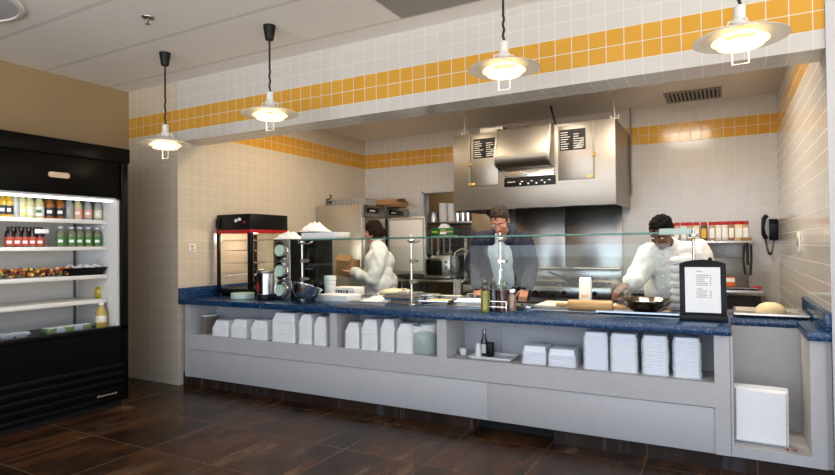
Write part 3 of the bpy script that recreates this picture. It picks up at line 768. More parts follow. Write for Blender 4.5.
t = thing('wire_caddy', 'thin chrome wire caddy around the dark bottles', 'rack', (at(498, 305, y=3.955).x, 3.955, ZT+.0005))
for z in (.035, .075): B().tube([(-.078, -.04, z), (.078, -.04, z), (.078, .04, z), (-.078, .04, z)], .0028, 6, True).build('wire_rail', 'chrome', t)
for sx in (-1, 1): B().tube([(sx*.078, -.04, 0.003), (sx*.078, -.04, .075), (sx*.078, .04, .075), (sx*.078, .04, .003)], .0028, 6).build('wire_side', 'chrome', t)
B().tube([(0, 0.04, .003), (0, .04, .30), (.012, .04, .31), (.024, .04, .30)], .003, 6).build('handle', 'chrome', t)

hotel_pan('sheet_pan', -1.40, 4.22, .22, .2, .022, 'shallow steel sheet pan at the standing mans right of the cruets', False, .05, None, 'pan', None)
t = thing('dark_scraper', 'dark flat scraper lying beside the blue-jacketed mans hand', 'scraper', (-1.40, 4.52, ZT+.008), .3)
B().box(-.09, .09, -.035, .035, 0, .012, .004).build('blade', 'satin', t)
B().box(-.16, -.08, -.014, .014, -.002, .016, .006).build('handle', 'rubber', t)
t = thing('cutting_board', 'large white cutting board on the work surface behind the rolling pin', 'board', (-1.0, 4.42, ZT+.0045))
B().box(-.30, .27, -.17, .2, 0, .022, .005).build('board_slab', 'board', t)
t = thing('rolling_pin', 'pale wooden rolling pin lying on the counter', 'rolling pin', (-.855, 4.15, ZT+.0455))
B().lathe([(0, -.155), (.036, -.155), (.041, -.148), (.041, .148), (.036, .155), (0, .155)], axis='x', seg=28).build('roller', 'wood', t)
for s in (-1, 1): B().lathe([(0, .155), (.012, .156), (.013, .17), (.018, .2), (.016, .235), (.008, .245), (0, .245)], axis='x', seg=18, mx=Matrix.Rotation(0 if s > 0 else PI, 4, 'Z')).build('handle', 'wood', t)
t = thing('carton', 'small white carton standing on the work surface behind the rolling pin', 'carton', (-1.0, 4.685, ZT+.0045))
B().box(-.045, .045, -.03, .03, 0, .185, .002).prism([(-.03, .185), (.03, .185), (.003, .215), (-.003, .215)], -.044, .044, 'x').build('carton_body', 'paper', t)
B().box(-.03, .03, -.032, -.0295, .05, .075).build('printed_band', solid('band_peach', (224, 186, 150), .6), t)
# wok on a sheet pan
hotel_pan('sheet_pan', -.51, 4.27, .58, .40, .02, 'wide steel sheet pan under the steel bowl', False, 0, None, 'pan', None)
t = thing('steel_bowl', 'wide shallow steel bowl resting on the sheet pan before the right cook', 'bowl', (-.50, 4.27, ZT+.009))
B().lathe([(0, 0), (.08, .002), (.14, .035), (.183, .082), (.192, .084), (.192, .088), (.18, .087), (.136, .04), (.078, .007), (0, .005)], seg=48).build('bowl_shell', 'bowlsteel', t)
# menu stand
q = at(703, 300, y=3.98)
t = thing('menu_stand', 'black framed menu stand holding a printed white sheet on the counter', 'sign', (q.x, 3.965, ZT+.0005), .05)
tilt = Matrix.Rotation(-.10, 4, 'X')
w, h = .132, .385
out = [(-w, .03), (w, .03), (w, h*.93), (w*.75, h*.965), (w*.45, h*.985), (0, h), (-w*.45, h*.985), (-w*.75, h*.965), (-w, h*.93)]
B().prism(out, 0, .014, 'y', tilt, .003).build('frame', 'satin', t)
B().box(-w-.004, w+.004, -.035, .05, 0, .035, .004).build('base', 'satin', t)
s = B().box(-w+.032, w-.032, -.003, .001, .05, h*.87, mx=tilt).build('menu_sheet', 'paper', t)
b = B(); rnd = random.Random(2)
for i in range(14):
    z = h*.80-i*.0125
    if i in (1, 8): continue
    b.box(-.035, -.035+rnd.uniform(.045, .07) if i not in (0, 9) else .0, -.0042, -.0028, z, z+.003, mx=tilt)
    if i not in (0, 9): b.box(.04, .05, -.0042, -.0028, z, z+.003, mx=tilt)
b.build('printed_lines', 'print', s)
B().ball((.045, .045, h*.99), (.012, .01, .016)).build('top_clip', 'satin', t)
t = thing('foam_box_stack', 'tall white stack of foam boxes behind the menu stand', 'boxes', (at(683, 290, y=4.5).x, 4.50, ZT+.0045))
for i in range(7): B().box(-.078, .078, -.08, .08, i*.055, i*.055+.054, .02).box(-.083, .083, -.085, .085, i*.055+.025, i*.055+.029, .001).build('foam_box', 'foam', t)
# right end: dough on a sheet pan
t = thing('dough_tray', 'aluminium sheet pan across the counter notch at the right end', 'pan', (.25, 4.46, ZT+.0005))
B().pan(-.205, .205, -.23, .19, 0.0, .03, .003, .012, .012).build('pan_shell', 'steel', t)
t = thing('dough_ball', 'mound of pale pizza dough resting in the right end sheet pan', 'dough', (.262, 4.44, ZT+.004))
B().lathe([(0, 0), (.085, 0), (.093, .015), (.085, .045), (.06, .07), (.03, .081), (0, .083)], seg=32).build('dough_body', 'dough', t)

# ------------------------------------------------------------------ shelf niches under the counter
def foam_proto(name, w, d, h, m, lip=.008, ins=.02):
    """upside-down tapered take-away container"""
    b = bmesh.new()
    def ring(i, z, c=.012):
        x, y = w/2-i, d/2-i
        return [b.verts.new((a*x if k % 2 == 0 else a*(x-c), bb*y if k % 2 else bb*(y-c), z)) for a, bb, k in ((-1, -1, 0), (-1, -1, 1), (1, -1, 1), (1, -1, 0), (1, 1, 0), (1, 1, 1), (-1, 1, 1), (-1, 1, 0))]
    R = [ring(.006, .0), ring(0, 0), ring(0, lip), ring(.006, lip), ring(ins, h-.004), ring(ins+.006, h)]
    for A, C in zip(R, R[1:]):
        for i in range(8): b.faces.new((A[i], A[(i+1) % 8], C[(i+1) % 8], C[i]))
    b.faces.new(R[-1]); bmesh.ops.recalc_face_normals(b, faces=b.faces)
    k = B(); k._add(b); return k.build(name, m, None, 30)
def stack(name, w, d, h, n, pitch, m, px0, px1, y, label, cat, grp, lip=.008, ins=.02, rz=0, zb=ZL):
    """n nested containers whose front left/right corners were measured at px0..px1"""
    a, c = at(px0, 340, y=y), at(px1, 340, y=y)
    x = (a.x+c.x)/2
    o = foam_proto(name, w, d, h, m, lip, ins)
    for i in range(n):
        p = o if i == 0 else o.copy()
        if i: COL.objects.link(p)
        p.location = (x+random.uniform(-.0015, .0015), y+d/2+random.uniform(-.0015, .0015), zb+.0005+i*pitch); p.rotation_euler = (0, 0, rz+random.uniform(-.008, .008))
        tag(p, label, cat, grp)
YF = 3.752
t = thing('napkin_holder', 'grey-brown upright holder at the far left of the counter shelf', 'holder', (-4.43, 3.86, ZL+.0005))
B().box(-.035, .035, -.06, .1, 0, .16, .004).build('holder_body', solid('taupe', (120, 108, 100), .6), t)
B().box(-.028, .028, -.05, .09, .155, .172, .003).build('napkins', 'paper', t)
W5 = [('first', 210.5, 228, .145, 5), ('second', 229, 246, .165, 6), ('third', 249, 267, .17, 6), ('fourth and widest', 270, 295, .25, 11), ('fifth', 297, 311.5, .25, 11), ('sixth', 312, 326, .235, 10)]
for nm, a, c, hh, n in W5:
    w = (at(c, 340, y=YF) - at(a, 340, y=YF)).x * .93
    stack('takeout_container', w, .2, .075, n, (hh-.075)/(n-1), 'foam', a, c, YF, 'white foam container, %s stack from the left wall, left bay' % nm, 'container', nm+' foam stack in the left shelf bay', ins=.028)
for nm, a, c, hh, n in [('first', 343.5, 359, .205, 8), ('second', 359.5, 377, .24, 10), ('third', 378.5, 394, .25, 10), ('fourth', 394.5, 412, .225, 9)]:
    w = (at(c, 340, y=YF) - at(a, 340, y=YF)).x * .94
    stack('takeout_container', w, .2, .075, n, (hh-.075)/(n-1), 'foam', a, c, YF, 'white foam container, %s stack from left, middle bay' % nm, 'container', nm+' foam stack in the middle shelf bay', ins=.026)
t = thing('bowl_bag', 'pale green plastic bag of round white bowls at the right of the middle bay', 'bag', (at(425, 345, y=3.86).x, 3.87, ZL+.0005))
for i in range(2): B().lathe([(0, .10), (.06, .10), (.075, .2), (.07, .2), (.055, .105), (0, .105)], (-.03+.055*i, .02*i, .005+.012*i), 24).build('bowl', 'foam', t)
crb = B().lathe([(0, 0), (.09, 0), (.1, .02), (.098, .08), (.1, .12), (.094, .135), (.085, .15), (.07, .17)], seg=28)
crb.build('bag_film', 'bagm', t)
t = thing('small_cup', 'small white cup alone on the shelf left of the condiment tray', 'cup', (at(461, 350, y=3.86).x, 3.90, ZL+.0005))
B().lathe([(0, 0), (.022, 0), (.032, .045), (.029, .045), (.02, .004), (0, .004)], seg=20).build('cup_wall', 'white', t)
t = thing('condiment_tray', 'flat white tray on the shelf carrying shakers and a sauce bottle', 'tray', (-1.49, 3.90, ZL+.0005))
B().pan(-.16, .16, -.115, .1, 0, .018, .004, .012, .008).build('tray_shell', 'white', t)
t = thing('salt_shaker', 'white shaker standing on the condiment tray', 'shaker', (-1.60, 3.855, ZL+.0045))
B().lathe([(0, 0), (.024, 0), (.026, .01), (.020, .06), (.017, .085), (.012, .098), (0, .102)], seg=20).build('shaker_body', 'white', t)
t = thing('pepper_shaker', 'black shaker standing on the condiment tray right of the bottle', 'shaker', (-1.525, 3.90, ZL+.0045))
B().box(-.026, .026, -.026, .026, 0, .105, .008).build('shaker_body', 'satin', t)
t = thing('sauce_bottle', 'dark sauce bottle with white label and cap on the condiment tray', 'bottle', (-1.58, 3.925, ZL+.0045))
B().lathe([(0, 0), (.026, 0), (.028, .006), (.028, .10), (.014, .14), (.012, .165), (0, .165)], seg=20).build('bottle_body', 'vin', t)
B().lathe([(.0285, .02), (.0292, .02), (.0292, .085), (.0285, .085)], seg=20).build('label', 'paper', t)
B().cyl((0, 0, .16), .014, .035, bev=.003).build('cap', 'dsteel', t)
for nm, a, c, n, hh in (('left', 521, 545.5, 8, .125), ('right', 547, 575, 8, .118)):
    w = (at(c, 350, y=3.79) - at(a, 350, y=3.79)).x
    stack('clear_container', w, .19, .05, n, (hh-.05)/(n-1), 'clear', a, c, 3.79, 'clear plastic container in the %s low stack, right shelf bay' % nm, 'container', nm+' low clear stack', .006, .012)
for nm, a, c in (('leftmost tall', 582.5, 607.5), ('second tall', 609.5, 637), ('third tall', 641, 668), ('rightmost tall', 672, 701)):
    w = (at(c, 350, y=3.80) - at(a, 350, y=3.80)).x
    stack('plastic_lid', w, .17, .035, 18, .0124, 'clear', a, c, 3.80, 'milky plastic container in the %s stack, right shelf bay' % nm, 'container', nm+' clear stack', .0065, .01)
# foam trays standing in the right niche
for i in range(7):
    lab = 'white foam tray on edge in the right niche, %s' % ('frontmost, fully visible' if i == 0 else 'nested behind the front one')
    o = B().pan(-.137, .137, -.160, .160, 0, .032, .003, .014, .004).build('foam_tray', 'foam')
    o.matrix_world = Matrix.Translation((.166, 3.815+i*.0125, .151+.157)) @ Matrix.Rotation(-.012, 4, 'Y') @ Matrix.Rotation(PI/2-.03, 4, 'X') @ Matrix.Rotation(PI, 4, 'X') if False else Matrix.Translation((.166, 3.818+i*.0125,    .151+.163)) @ Matrix.Rotation(.012, 4, 'Y') @ Matrix.Rotation(-PI/2-.02, 4, 'X')
    tag(o, lab, 'tray', 'foam trays in the right niche')
b = B(); rnd = random.Random(4)
for i in range(9): b.ball((rnd.uniform(-.025, .03), rnd.uniform(-.015, .015), .004), (.009, .006, .004), seg=8, rot=Euler((0, 0, rnd.random()*3)))
o = b.build('food_scrap', solid('scrap', (150, 92, 60), .8)); o.location = (.305, 3.80, .1505)
tag(o, 'small brown scrap of food on the bottom of the right niche', 'scrap')

# ------------------------------------------------------------------ kitchen: hood, steel backs
HX0, HX1, HY, HZ0, HZ1 = -2.755, -.955, 5.96, 1.728, 2.60
def hood():
    t = thing('exhaust_hood', 'large brushed steel exhaust hood hanging from the kitchen ceiling', 'hood', (0, 0, 0))
    B().box(HX0, HX1, HY, HY+.012, HZ0, HZ1, .003).build('front_panel', 'hood', t)
    B().box(HX0, HX0+.012, HY+.012, YB-.02, HZ0, HZ1).build('side_panel', 'hood', t)
    B().box(HX1-.012, HX1, HY+.012, YB-.02, HZ0, HZ1).build('side_panel', 'hood', t)
    B().box(HX0+.012, HX1-.012, HY+.012, YB-.02, HZ1-.02, HZ1).build('top_panel', 'dsteel', t)
    B().prism([(HY+.012, HZ0), (HY+.07, HZ0), (HY+.07, HZ0+.02), (HY+.012, HZ0+.04)], HX0, HX1, 'x').build('drip_lip', 'steel', t)
    B().prism([(HY+.10, 2.2), (YB-.05, 1.85), (YB-.05, 1.88), (HY+.10, 2.24)], HX0+.012, HX1-.012, 'x').build('filter_bank', 'dsteel', t)
    B().box(HX0, HX1, HY-.004, HY, 2.0-.035, 2.0-.031).build('seam', 'dsteel', t)
    y = HY-.010
    for a, b_, hs in ((-2.552, -2.205, -1), (-1.535, -1.16, 1)):
        d = B().box(a, b_, y, HY, 2.0, 2.575, .003).build('access_door', 'hood', t)
        xe = a+.008 if hs < 0 else b_-.008
        B().cyl((xe, y-.008, 2.0), .006, .575).build('hinge_rod', 'dsteel', d)
        B().cyl((xe, y-.02, 2.245), .022, .022, 'y', bev=.004).build('latch_knob', 'chrome', d)
        for k in (0, .045): B().box(xe-.02+k*(-hs) - .0, xe+.015+k*(-hs), y-.003, y, 2.012, 2.036).build('warning_sticker', 'amber', d)
        c = (a+b_)/2-(.0 if hs < 0 else .06); lx0, lx1 = (a+.055, b_-.005) if hs < 0 else (a+.02, b_-.085)
        p = B().box(lx0, lx1, y-.004, y, 2.31, 2.53).build('label_plate', 'satin', d)
        b = B(); rnd = random.Random(3 if hs < 0 else 9)
        for i in range(8):
            z = 2.505-i*.024
            for x0 in (lx0+.012, (lx0+lx1)/2+.01):
                if x0 > lx0+.05 and i < 1: continue
                L = (lx1-lx0)/2-.03
                b.box(x0, x0+L*rnd.uniform(.5, 1), y-.0055, y-.0035, z-.010, z-.003)
        for k in range(6): b.prism([(lx0+.16+.012*k, 2.335+.012*k), (lx0+.16+.012*k, 2.339+.012*k), (lx1-.015, 2.345+.018*k), (lx1-.015, 2.340+.018*k)], y-.0058, y-.0036, 'y')
        b.build('label_print', 'ink', p)
    # rolled canopy in the middle of the front
    prof = [(HY, 2.60), (HY-.05, 2.60), (HY-.10, 2.585), (HY-.15, 2.42), (HY-.185, 2.30), (HY-.19, 2.255), (HY-.17, 2.21), (HY-.12, 2.17), (HY-.06, 2.155), (HY, 2.15)]
    B().prism(prof, -2.165, -1.60, 'x').build('grease_canopy', 'hood', t)
    B().prism([(HY, 2.615), (HY-.11, 2.60), (HY-.2, 2.28), (HY-.205, 2.245), (HY-.18, 2.19), (HY, 2.14)], -2.185, -2.165, 'x').build('canopy_cheek', 'hood', t)
    B().prism([(HY, 2.615), (HY-.11, 2.60), (HY-.2, 2.28), (HY-.205, 2.245), (HY-.18, 2.19), (HY, 2.14)], -1.60, -1.575, 'x').build('canopy_cheek', 'hood', t)
    B().box(-2.12, -1.575, HY-.03, HY, 2.06, 2.145, .004).build('canopy_base', 'steel', t)
    B().cyl((-1.89, HY-.05, 2.10), .022, .022, 'y', bev=.003).build('key_switch', 'chrome', t)
    p = B().box(-2.135, -1.565, HY-.014, HY, 1.965, 2.062, .002).build('control_panel', 'satin', t)
    for x in (-2.08, -2.05, -2.02, -1.93, -1.82, -1.71, -1.63): B().box(x-.014, x+.012, HY-.016, HY-.013, 2.012, 2.02).build('panel_mark', 'ink', p)
    for x in (-1.95, -1.86, -1.77, -1.68): B().cyl((x, HY-.017, 1.99), .01, .004, 'y', seg=12).build('panel_light', 'ink', p)
    B().ball((-1.9, HY+.06, 2.615), (.05, .03, .018)).build('top_boss', 'chrome', t)
    B().box(-2.45, -2.2, HY+.15, HY+.45, 2.60, 2.68).box(-2.5, -2.46, HY+.2, HY+.26, 2.6, 2.7).build('junction_box', 'dsteel', t)
    for x in (-2.655, -.975):
        for y2 in (HY+.10, ): B().cyl((x, y2, 2.61), .008, ZK-2.61).box(x-.03, x+.03, y2-.03, y2+.03, 2.60, 2.625).cyl((x-.035, y2, 2.60), .012, .05).cyl((x+.04, y2, 2.6), .012, .05).build('hanger_rod', 'dsteel', t)
    B().tube([(HX1+.02, YB-.06, 1.9), (HX1+.02, YB-.06, ZK)], .009, 8).build('conduit', 'dsteel', t)
    B().tube([(-1.62, HY+.3, 2.6), (-1.66, HY+.32, 2.74), (-1.70, HY+.34, ZK)], .012, 8).build('power_cord', 'rubber', t)
hood()
t = thing('steel_backsplash', 'tall polished steel wall sheets under the exhaust hood', 'wall panel', (0, 0, 0))
for a, b_ in ((-2.95, -2.35), (-2.345, -1.72), (-1.715, -1.05)): B().box(a, b_, YB-.022, YB-.002, .0, 1.90, .003).build('steel_sheet', 'splash', t)
t = thing('cooking_range', 'steel cooking range under the hood behind the men', 'range', (0, 0, 0))
B().box(-2.75, -1.05, 6.22, 6.90, .10, .86, .006).build('range_body', 'dsteel', t)
B().box(-2.75, -1.05, 6.16, 6.215, .74, .86, .01).build('front_rail', 'steel', t)
B().box(-2.75, -1.05, 6.86, 6.92, .86, 1.03, .005).box(-2.75, -1.05, 6.72, 6.92, 1.03, 1.05, .004).build('back_riser', 'steel', t)
for i in range(5): B().lathe([(0, 0), (.026, 0), (.022, -.03), (0, -.032)], (-2.5+i*.32, 6.16, .80), 16, axis='y').build('knob', 'satin', t)
for i in range(3):
    b = B(); x = -2.62+i*.52
    b.box(x, x+.44, 6.27, 6.285, .862, .885).box(x, x+.44, 6.66, 6.675, .862, .885)
    for k in range(6): b.box(x+.02+k*.08, x+.035+k*.08, 6.27, 6.675, .875, .89)
    b.build('grate', 'black', t)
for x in (-2.7, -1.12): B().box(x, x+.05, 6.25, 6.3, 0, .1).box(x, x+.05, 6.8, 6.85, 0, .1).build('leg', 'dsteel', t)
t = thing('frying_pan', 'black frying pan with raised handle on the range behind the carton', 'pan', (-1.45, 6.45, .8915))
B().lathe([(0, 0), (.13, 0), (.175, .05), (.168, .05), (.125, .006), (0, .006)], seg=32).build('pan_shell', 'black', t)
B().tube([(-.15, .0, .04), (-.25, -.03, .09), (-.33, -.05, .12)], .013, 8).build('handle', 'satin', t)

# ------------------------------------------------------------------ steel refrigerators on the left
def upright(name, y0, y1, lab, open_door=False):
    x0, x1 = XK+.01, -3.925
    t = thing(name, lab, 'refrigerator', (0, 0, 0))
    B().box(x0, x1-.02, y0, y1, .10, 1.85, .004).build('cabinet_body', 'steelv', t)
    c = B().box(x1-.03, x1+.01, y0+.005, y1-.005, 1.70, 1.845, .004).build('control_band', 'dsteel', t)
    B().box(x1+.008, x1+.014, y0+.08, y1-.16, 1.745, 1.81, .002).build('display', 'satin', c)
    B().box(x1+.013, x1+.016, y0+.14, y0+.26, 1.765, 1.785).build('display_marks', 'ink', c)
    for z0, z1 in ((.14, .93), (.95, 1.69)):
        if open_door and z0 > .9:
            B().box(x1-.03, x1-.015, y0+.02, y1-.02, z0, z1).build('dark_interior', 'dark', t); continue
        d = B().box(x1-.02, x1+.02, y0+.01, y1-.01, z0, z1, .006).build('door', 'steelv', t)
        B().tube([(x1+.02, y0+.06, z1-.4), (x1+.055, y0+.06, z1-.38), (x1+.055, y0+.06, z1-.12), (x1+.02, y0+.06, z1-.1)], .01, 8).build('door_handle', 'chrome', d)
    if open_door:
        d = B().box(x1+.02, x1+.585, y0+.02, y0+.065, .95, 1.70, .006).build('door', 'steelv', t)
        B().box(x1+.06, x1+.55, y0+.012, y0+.022, 1.0, 1.66, .008).build('door_liner', solid('liner_grey', (208, 204, 198), .35), d)
        B().box(x1+.04, x1+.57, y0+.016, y0+.0195, .97, 1.685).build('door_gasket', 'grill', d)
    for x in (x0+.05, x1-.1):
        for y in (y0+.05, y1-.05): B().cyl((x, y, 0), .022, .1).build('foot', 'dsteel', t)
upright('upright_refrigerator', 5.80, 6.31, 'steel upright refrigerator nearest the counter against the left kitchen wall')
upright('upright_refrigerator', 6.325, 6.95, 'steel upright refrigerator in the back corner with its pale door open', True)
t = thing('wire_basket', 'low grey wire basket of boxes on top of the nearer steel refrigerator', 'basket', (-4.22, 6.05, 1.8505))
B().pan(-.26, .26, -.15, .15, 0, .085, .004, .01, .006).build('basket_shell', 'grill', t)
for i in range(9): B().box(-.25+i*.058, -.244+i*.058, -.156, -.150, .005, .08).build('wire', 'dsteel', t)
t = thing('cardboard_box', 'open brown cardboard box on top of the back corner refrigerator', 'box', (-4.0, 6.55, 1.8505))
B().box(-.2, .2, -.16, .16, 0, .07, .003).build('box_body', 'card', t)
for s in (-1, 1): B().box(-.2, .2, -.1, 0.06, -.002, .002, mx=Matrix.Translation((0, s*.16, .072)) @ Matrix.Rotation(-s*.5, 4, 'X')).build('flap', 'card', t)
t = thing('wall_hook', 'small dark hook fixture high on the left kitchen wall above the refrigerators', 'hook', (XK+.001, 6.05, 1.92))
B().box(0, .012, -.03, .03, -.02, .05, .003).build('plate', 'dsteel', t)
B().tube([(.012, 0, .04), (.06, 0, .05), (.07, 0, .08), (.05, 0, .1)], .008).ball((.06, 0, -.0), .02).build('hook', 'satin', t)

# ------------------------------------------------------------------ store room shelves seen through the opening
t = thing('wall_shelving', 'steel shelf unit seen through the opening in the back wall', 'shelf', (0, 0, 0))
for z in (1.655, 1.22): B().box(OX0+.035, OX1, YB+.0, YB+.42, z-.03, z, .004).build('shelf', 'dsteel', t)
B().box(OX0+.035, OX1, YB+.40, YB+.42, .8, 1.66).build('back_sheet', 'steel', t)
for x in (OX0+.04, OX1-.03): B().box(x, x+.02, YB+.39, YB+.41, 0, 1.66).box(x, x+.02, YB+.02, YB+.04, 0, 1.655).build('post', 'dsteel', t)
B().tube([(OX0+.04, YB+.0, 1.58), (OX1-.02, YB+.0, 1.58)], .008).build('hook_rail', 'chrome', t)
for i, (x, r, h, lab) in enumerate(((-3.60, .075, .14, 'short steel pot leftmost on the store shelf'), (-3.445, .062, .25, 'tall white canister in the middle of the store shelf'), (-3.315, .055, .24, 'tall white canister right of the middle one on the store shelf'))):
    t = thing('steel_pot' if i == 0 else 'canister', lab, 'pot' if i == 0 else 'canister', (x, YB+.13, 1.6555))
    B().lathe([(0, 0), (r, 0), (r, h-.01), (r*1.04, h), (r*.98, h), (r*.9, .01), (0, .01)], seg=24).build('pot_shell' if i == 0 else 'can_body', 'steel' if i == 0 else 'white', t)
    if i: B().lathe([(r*1.02, h-.012), (r*1.06, h-.01), (r*1.06, h+.012), (0, h+.014)], seg=24).build('lid', 'white', t)
for i, x in enumerate((-3.215, -3.135, -3.055)):
    t = thing('steel_tumbler', 'small steel tumbler on the store shelf, %s of the three' % ('left', 'middle', 'right')[i], 'cup', (x, YB+.1, 1.6555), 0, 'steel tumblers on the store shelf')
    B().lathe([(0, 0), (.03, 0), (.036, .115), (.033, .115), (.028, .005), (0, .005)], seg=18).build('cup_wall', 'chrome', t)
t = thing('food_wrap_box', 'green food wrap box with white and yellow print under the store shelf', 'box', (-3.20, 6.60, 1.452))
B().box(-.165, .165, -.05, .05, 0, .10, .003).build('box_body', 'green', t)
B().prism([(-.07, .1), (.1, .1), (.06, .15), (-.02, .16)], -.03, .03, 'y').build('torn_wrap', 'paper', t)
B().box(-.15, -.06, -.053, -.0495, .045, .06).box(.07, .15, -.053, -.0495, .045, .06).box(-.03, .05, -.053, -.0495, .07, .082).build('yellow_print', 'yell', t)
B().prism([(-.035, .02), (.055, .02), (.065, .055), (-.025, .055)], -.0535, -.0495, 'y').build('white_print', 'paper', t)
t = thing('over_shelf', 'narrow steel shelf on posts holding the green food wrap box', 'shelf', (0, 0, 0))
B().box(-3.62, -2.95, 6.48, 6.78, 1.43, 1.45, .003).build('shelf', 'steel', t)
for x in (-3.60, -2.98): B().box(x, x+.025, 6.745, 6.77, .902, 1.43).build('post', 'steel', t)
for i in range(7):
    x = -3.56+i*.085; L = (.16, .2, .14, .22, .17, .2, .15)[i]
    t = thing('ladle' if i % 2 else 'whisk', 'hanging steel %s, %s along the hook shelf' % ('ladle' if i % 2 else 'whisk', ('first from left', 'second', 'third', 'fourth', 'fifth', 'sixth', 'last')[i]), 'utensil', (x, 6.475, 1.425), 0, 'steel utensils under the narrow shelf')
    B().tube([(0, .0, .004), (0, -.015, .0), (0, -.015, -L)], .005, 6).build('handle', 'dsteel', t)
    if i % 2: B().lathe([(.035, 0), (.03, -.02), (0, -.03), (0, -.027), (.028, -.018), (.033, 0), (.035, 0)], (0, -.015, -L), 16).build('bowl', 'chrome', t)
    else:
        for k in range(3): B().tube([(.004*math.cos(k), -.015, -L), (.03*math.cos(k*1.05), -.015+.03*math.sin(k*1.05), -L-.05), (0, -.015, -L-.09), (-.03*math.cos(k*1.05), -.015-.03*math.sin(k*1.05), -L-.05), (0, -.015, -L)], .0025, 5).build('loop', 'chrome', t)
t = thing('steel_table', 'steel work table under the store opening left of the range', 'table', (0, 0, 0))
B().box(-3.72, -2.80, 6.30, 6.90, .865, .90, .006).build('tabletop', 'steel', t)
for x in (-3.68, -2.86):
    for y in (6.34, 6.84): B().cyl((x, y, 0), .02, .87).build('leg', 'dsteel', t)
t = thing('countertop_oven', 'steel box oven with dark window on the table by the store opening', 'oven', (-3.40, 6.43, .9005))
B().box(0, .36, 0, .28, .012, .30, .008).build('oven_body', 'steel', t)
B().box(.03, .25, -.012, .0, .05, .24, .006).build('door_window', 'black', t)
B().tube([(.03, -.012, .26), (.03, -.04, .26), (.25, -.04, .26), (.25, -.012, .26)], .007).build('handle', 'chrome', t)
for k in range(3): B().cyl((.31, -.014, .08+.07*k), .018, .015, 'y', bev=.003).build('knob', 'dsteel', t)
for x in (.04, .32): B().cyl((x, .05, 0), .015, .013).cyl((x, .24, 0), .015, .013).build('foot', 'rubber', t)
t = thing('faucet', 'chrome gooseneck faucet on the table beside the box oven', 'faucet', (-2.87, 6.66, .9005))
B().cyl((0, 0, 0), .03, .03, bev=.004).tube([(0, 0, .02), (0, 0, .30), (-.02, -.02, .36), (-.08, -.08, .38), (-.14, -.14, .34), (-.15, -.15, .28)], .012).build('spout', 'chrome', t)
t = thing('hanging_cloth', 'white cloth hanging from the table edge left of the blue-jacketed man', 'cloth', (-2.87, 6.29, .90))
b = bmesh.new(); g = [[b.verts.new((-.05+i*.1/7, -.012+.012*math.sin(i*1.7)-.002*j, .012-j*.03+.01*math.sin(i))) for j in range(8)] for i in range(8)]
for i in range(7):
    for j in range(7): b.faces.new((g[i][j], g[i+1][j], g[i+1][j+1], g[i][j+1]))
k = B(); bmesh.ops.solidify(b, geom=b.faces[:], thickness=.005); k._add(b); k.build('cloth_body', 'coat', t)

# ------------------------------------------------------------------ right rear corner: spice shelf, table, phone
t = thing('spice_shelf', 'steel wall shelf holding red-lidded spice jars in the right corner', 'shelf', (0, 0, 0))
B().box(-.62, .24, 6.52, 6.95, 1.315, 1.345, .004).build('shelf', 'steel', t)
for x in (-.58, .20): B().prism([(6.93, 1.315), (6.55, 1.315), (6.93, 1.19)], x, x+.015, 'x').build('bracket', 'dsteel', t)
t = thing('rear_table', 'steel table with raised back against the rear wall under the spice shelf', 'table', (0, 0, 0))
B().box(-.9, .325, 6.3, 6.95, .81, .862, .006).build('tabletop', 'steel', t)
B().box(-.9, .21, 6.92, 6.95, .862, 1.17, .004).build('back_riser', 'dsteel', t)
for x in (-.86, .28):
    for y in (6.34, 6.88): B().cyl((x, y, 0), .02, .81).build('leg', 'dsteel', t)
B().box(-.86, .29, 6.33, 6.9, .28, .30).build('undershelf', 'dsteel', t)
B().box(-.86, .30, 6.315, 6.325, .60, .80).build('drawer_front', 'dark', t)
for i, x in enumerate((-.452, -.383, -.325, -.262, -.191, -.115, -.055, .004, .062, .128, .19)):
    c = ('jar_tan', 'jar_white', 'jar_tan', 'jar_cream', 'jar_dark', 'jar_tan', 'jar_white', 'jar_white', 'jar_brown', 'jar_cream', 'jar_tan')[i]
    solid('jar_tan', (186, 150, 118), .3); solid('jar_white', (216, 212, 206), .3); solid('jar_cream', (222, 206, 160), .3); solid('jar_dark', (62, 40, 32), .3); solid('jar_brown', (150, 104, 74), .3)
    t = thing('spice_jar', 'red-lidded spice jar on the wall shelf, %s' % ('leftmost', 'second from the left', 'third from the left', 'fourth from the left', 'the dark one fifth from the left', 'right of the dark one', 'sixth from the right end minus one', 'fourth from the right', 'third from the right', 'cream coloured, second from the right', 'rightmost')[i] if i != 6 else 'red-lidded spice jar on the wall shelf, middle white one, two right of the dark jar', 'jar', (x, 6.70, 1.3455), 0, 'red-lidded spice jars')
    w = .028 if i != 9 else .036
    B().box(-w, w, -w, w, 0, .165, .007).build('jar_body', c, t)
    B().box(-w*.8, w*.8, -w-.0015, -w+.001, .03, .13).build('label', 'paper' if c != 'jar_dark' else 'amber', t)
    B().cyl((0, 0, .165), w*1.02, .035, bev=.004).build('lid', 'redlid', t)
t = thing('packet', 'flat pale packet lying at the right end of the spice shelf', 'packet', (.2, 6.585, 1.3455))
B().box(-.06, .04, -.04, .03, 0, .03, .01).build('packet_body', 'card', t)
t = thing('orange_carton', 'small orange and white carton on the rear table', 'carton', (.045, 6.6, .8625))
B().box(-.04, .04, -.03, .03, 0, .11, .003).build('carton_body', solid('carton_orange', (222, 110, 40), .5), t)
B().box(-.038, .038, -.032, -.029, .06, .1).build('white_panel', 'paper', t)
t = thing('rear_tray', 'steel tray lying on the rear table behind the dough', 'tray', (.14, 6.42, .8625))
B().pan(-.16, .14, -.09, .1, 0, .02).build('tray_shell', 'steel', t)
t = thing('red_clip', 'red plastic clip lying at the right of the rear table', 'clip', (.27, 6.50, .8625))
B().box(-.035, .04, -.03, .03, 0, .03, .006).box(-.06, -.03, -.01, .01, .005, .02, .004).build('clip_body', 'red', t)
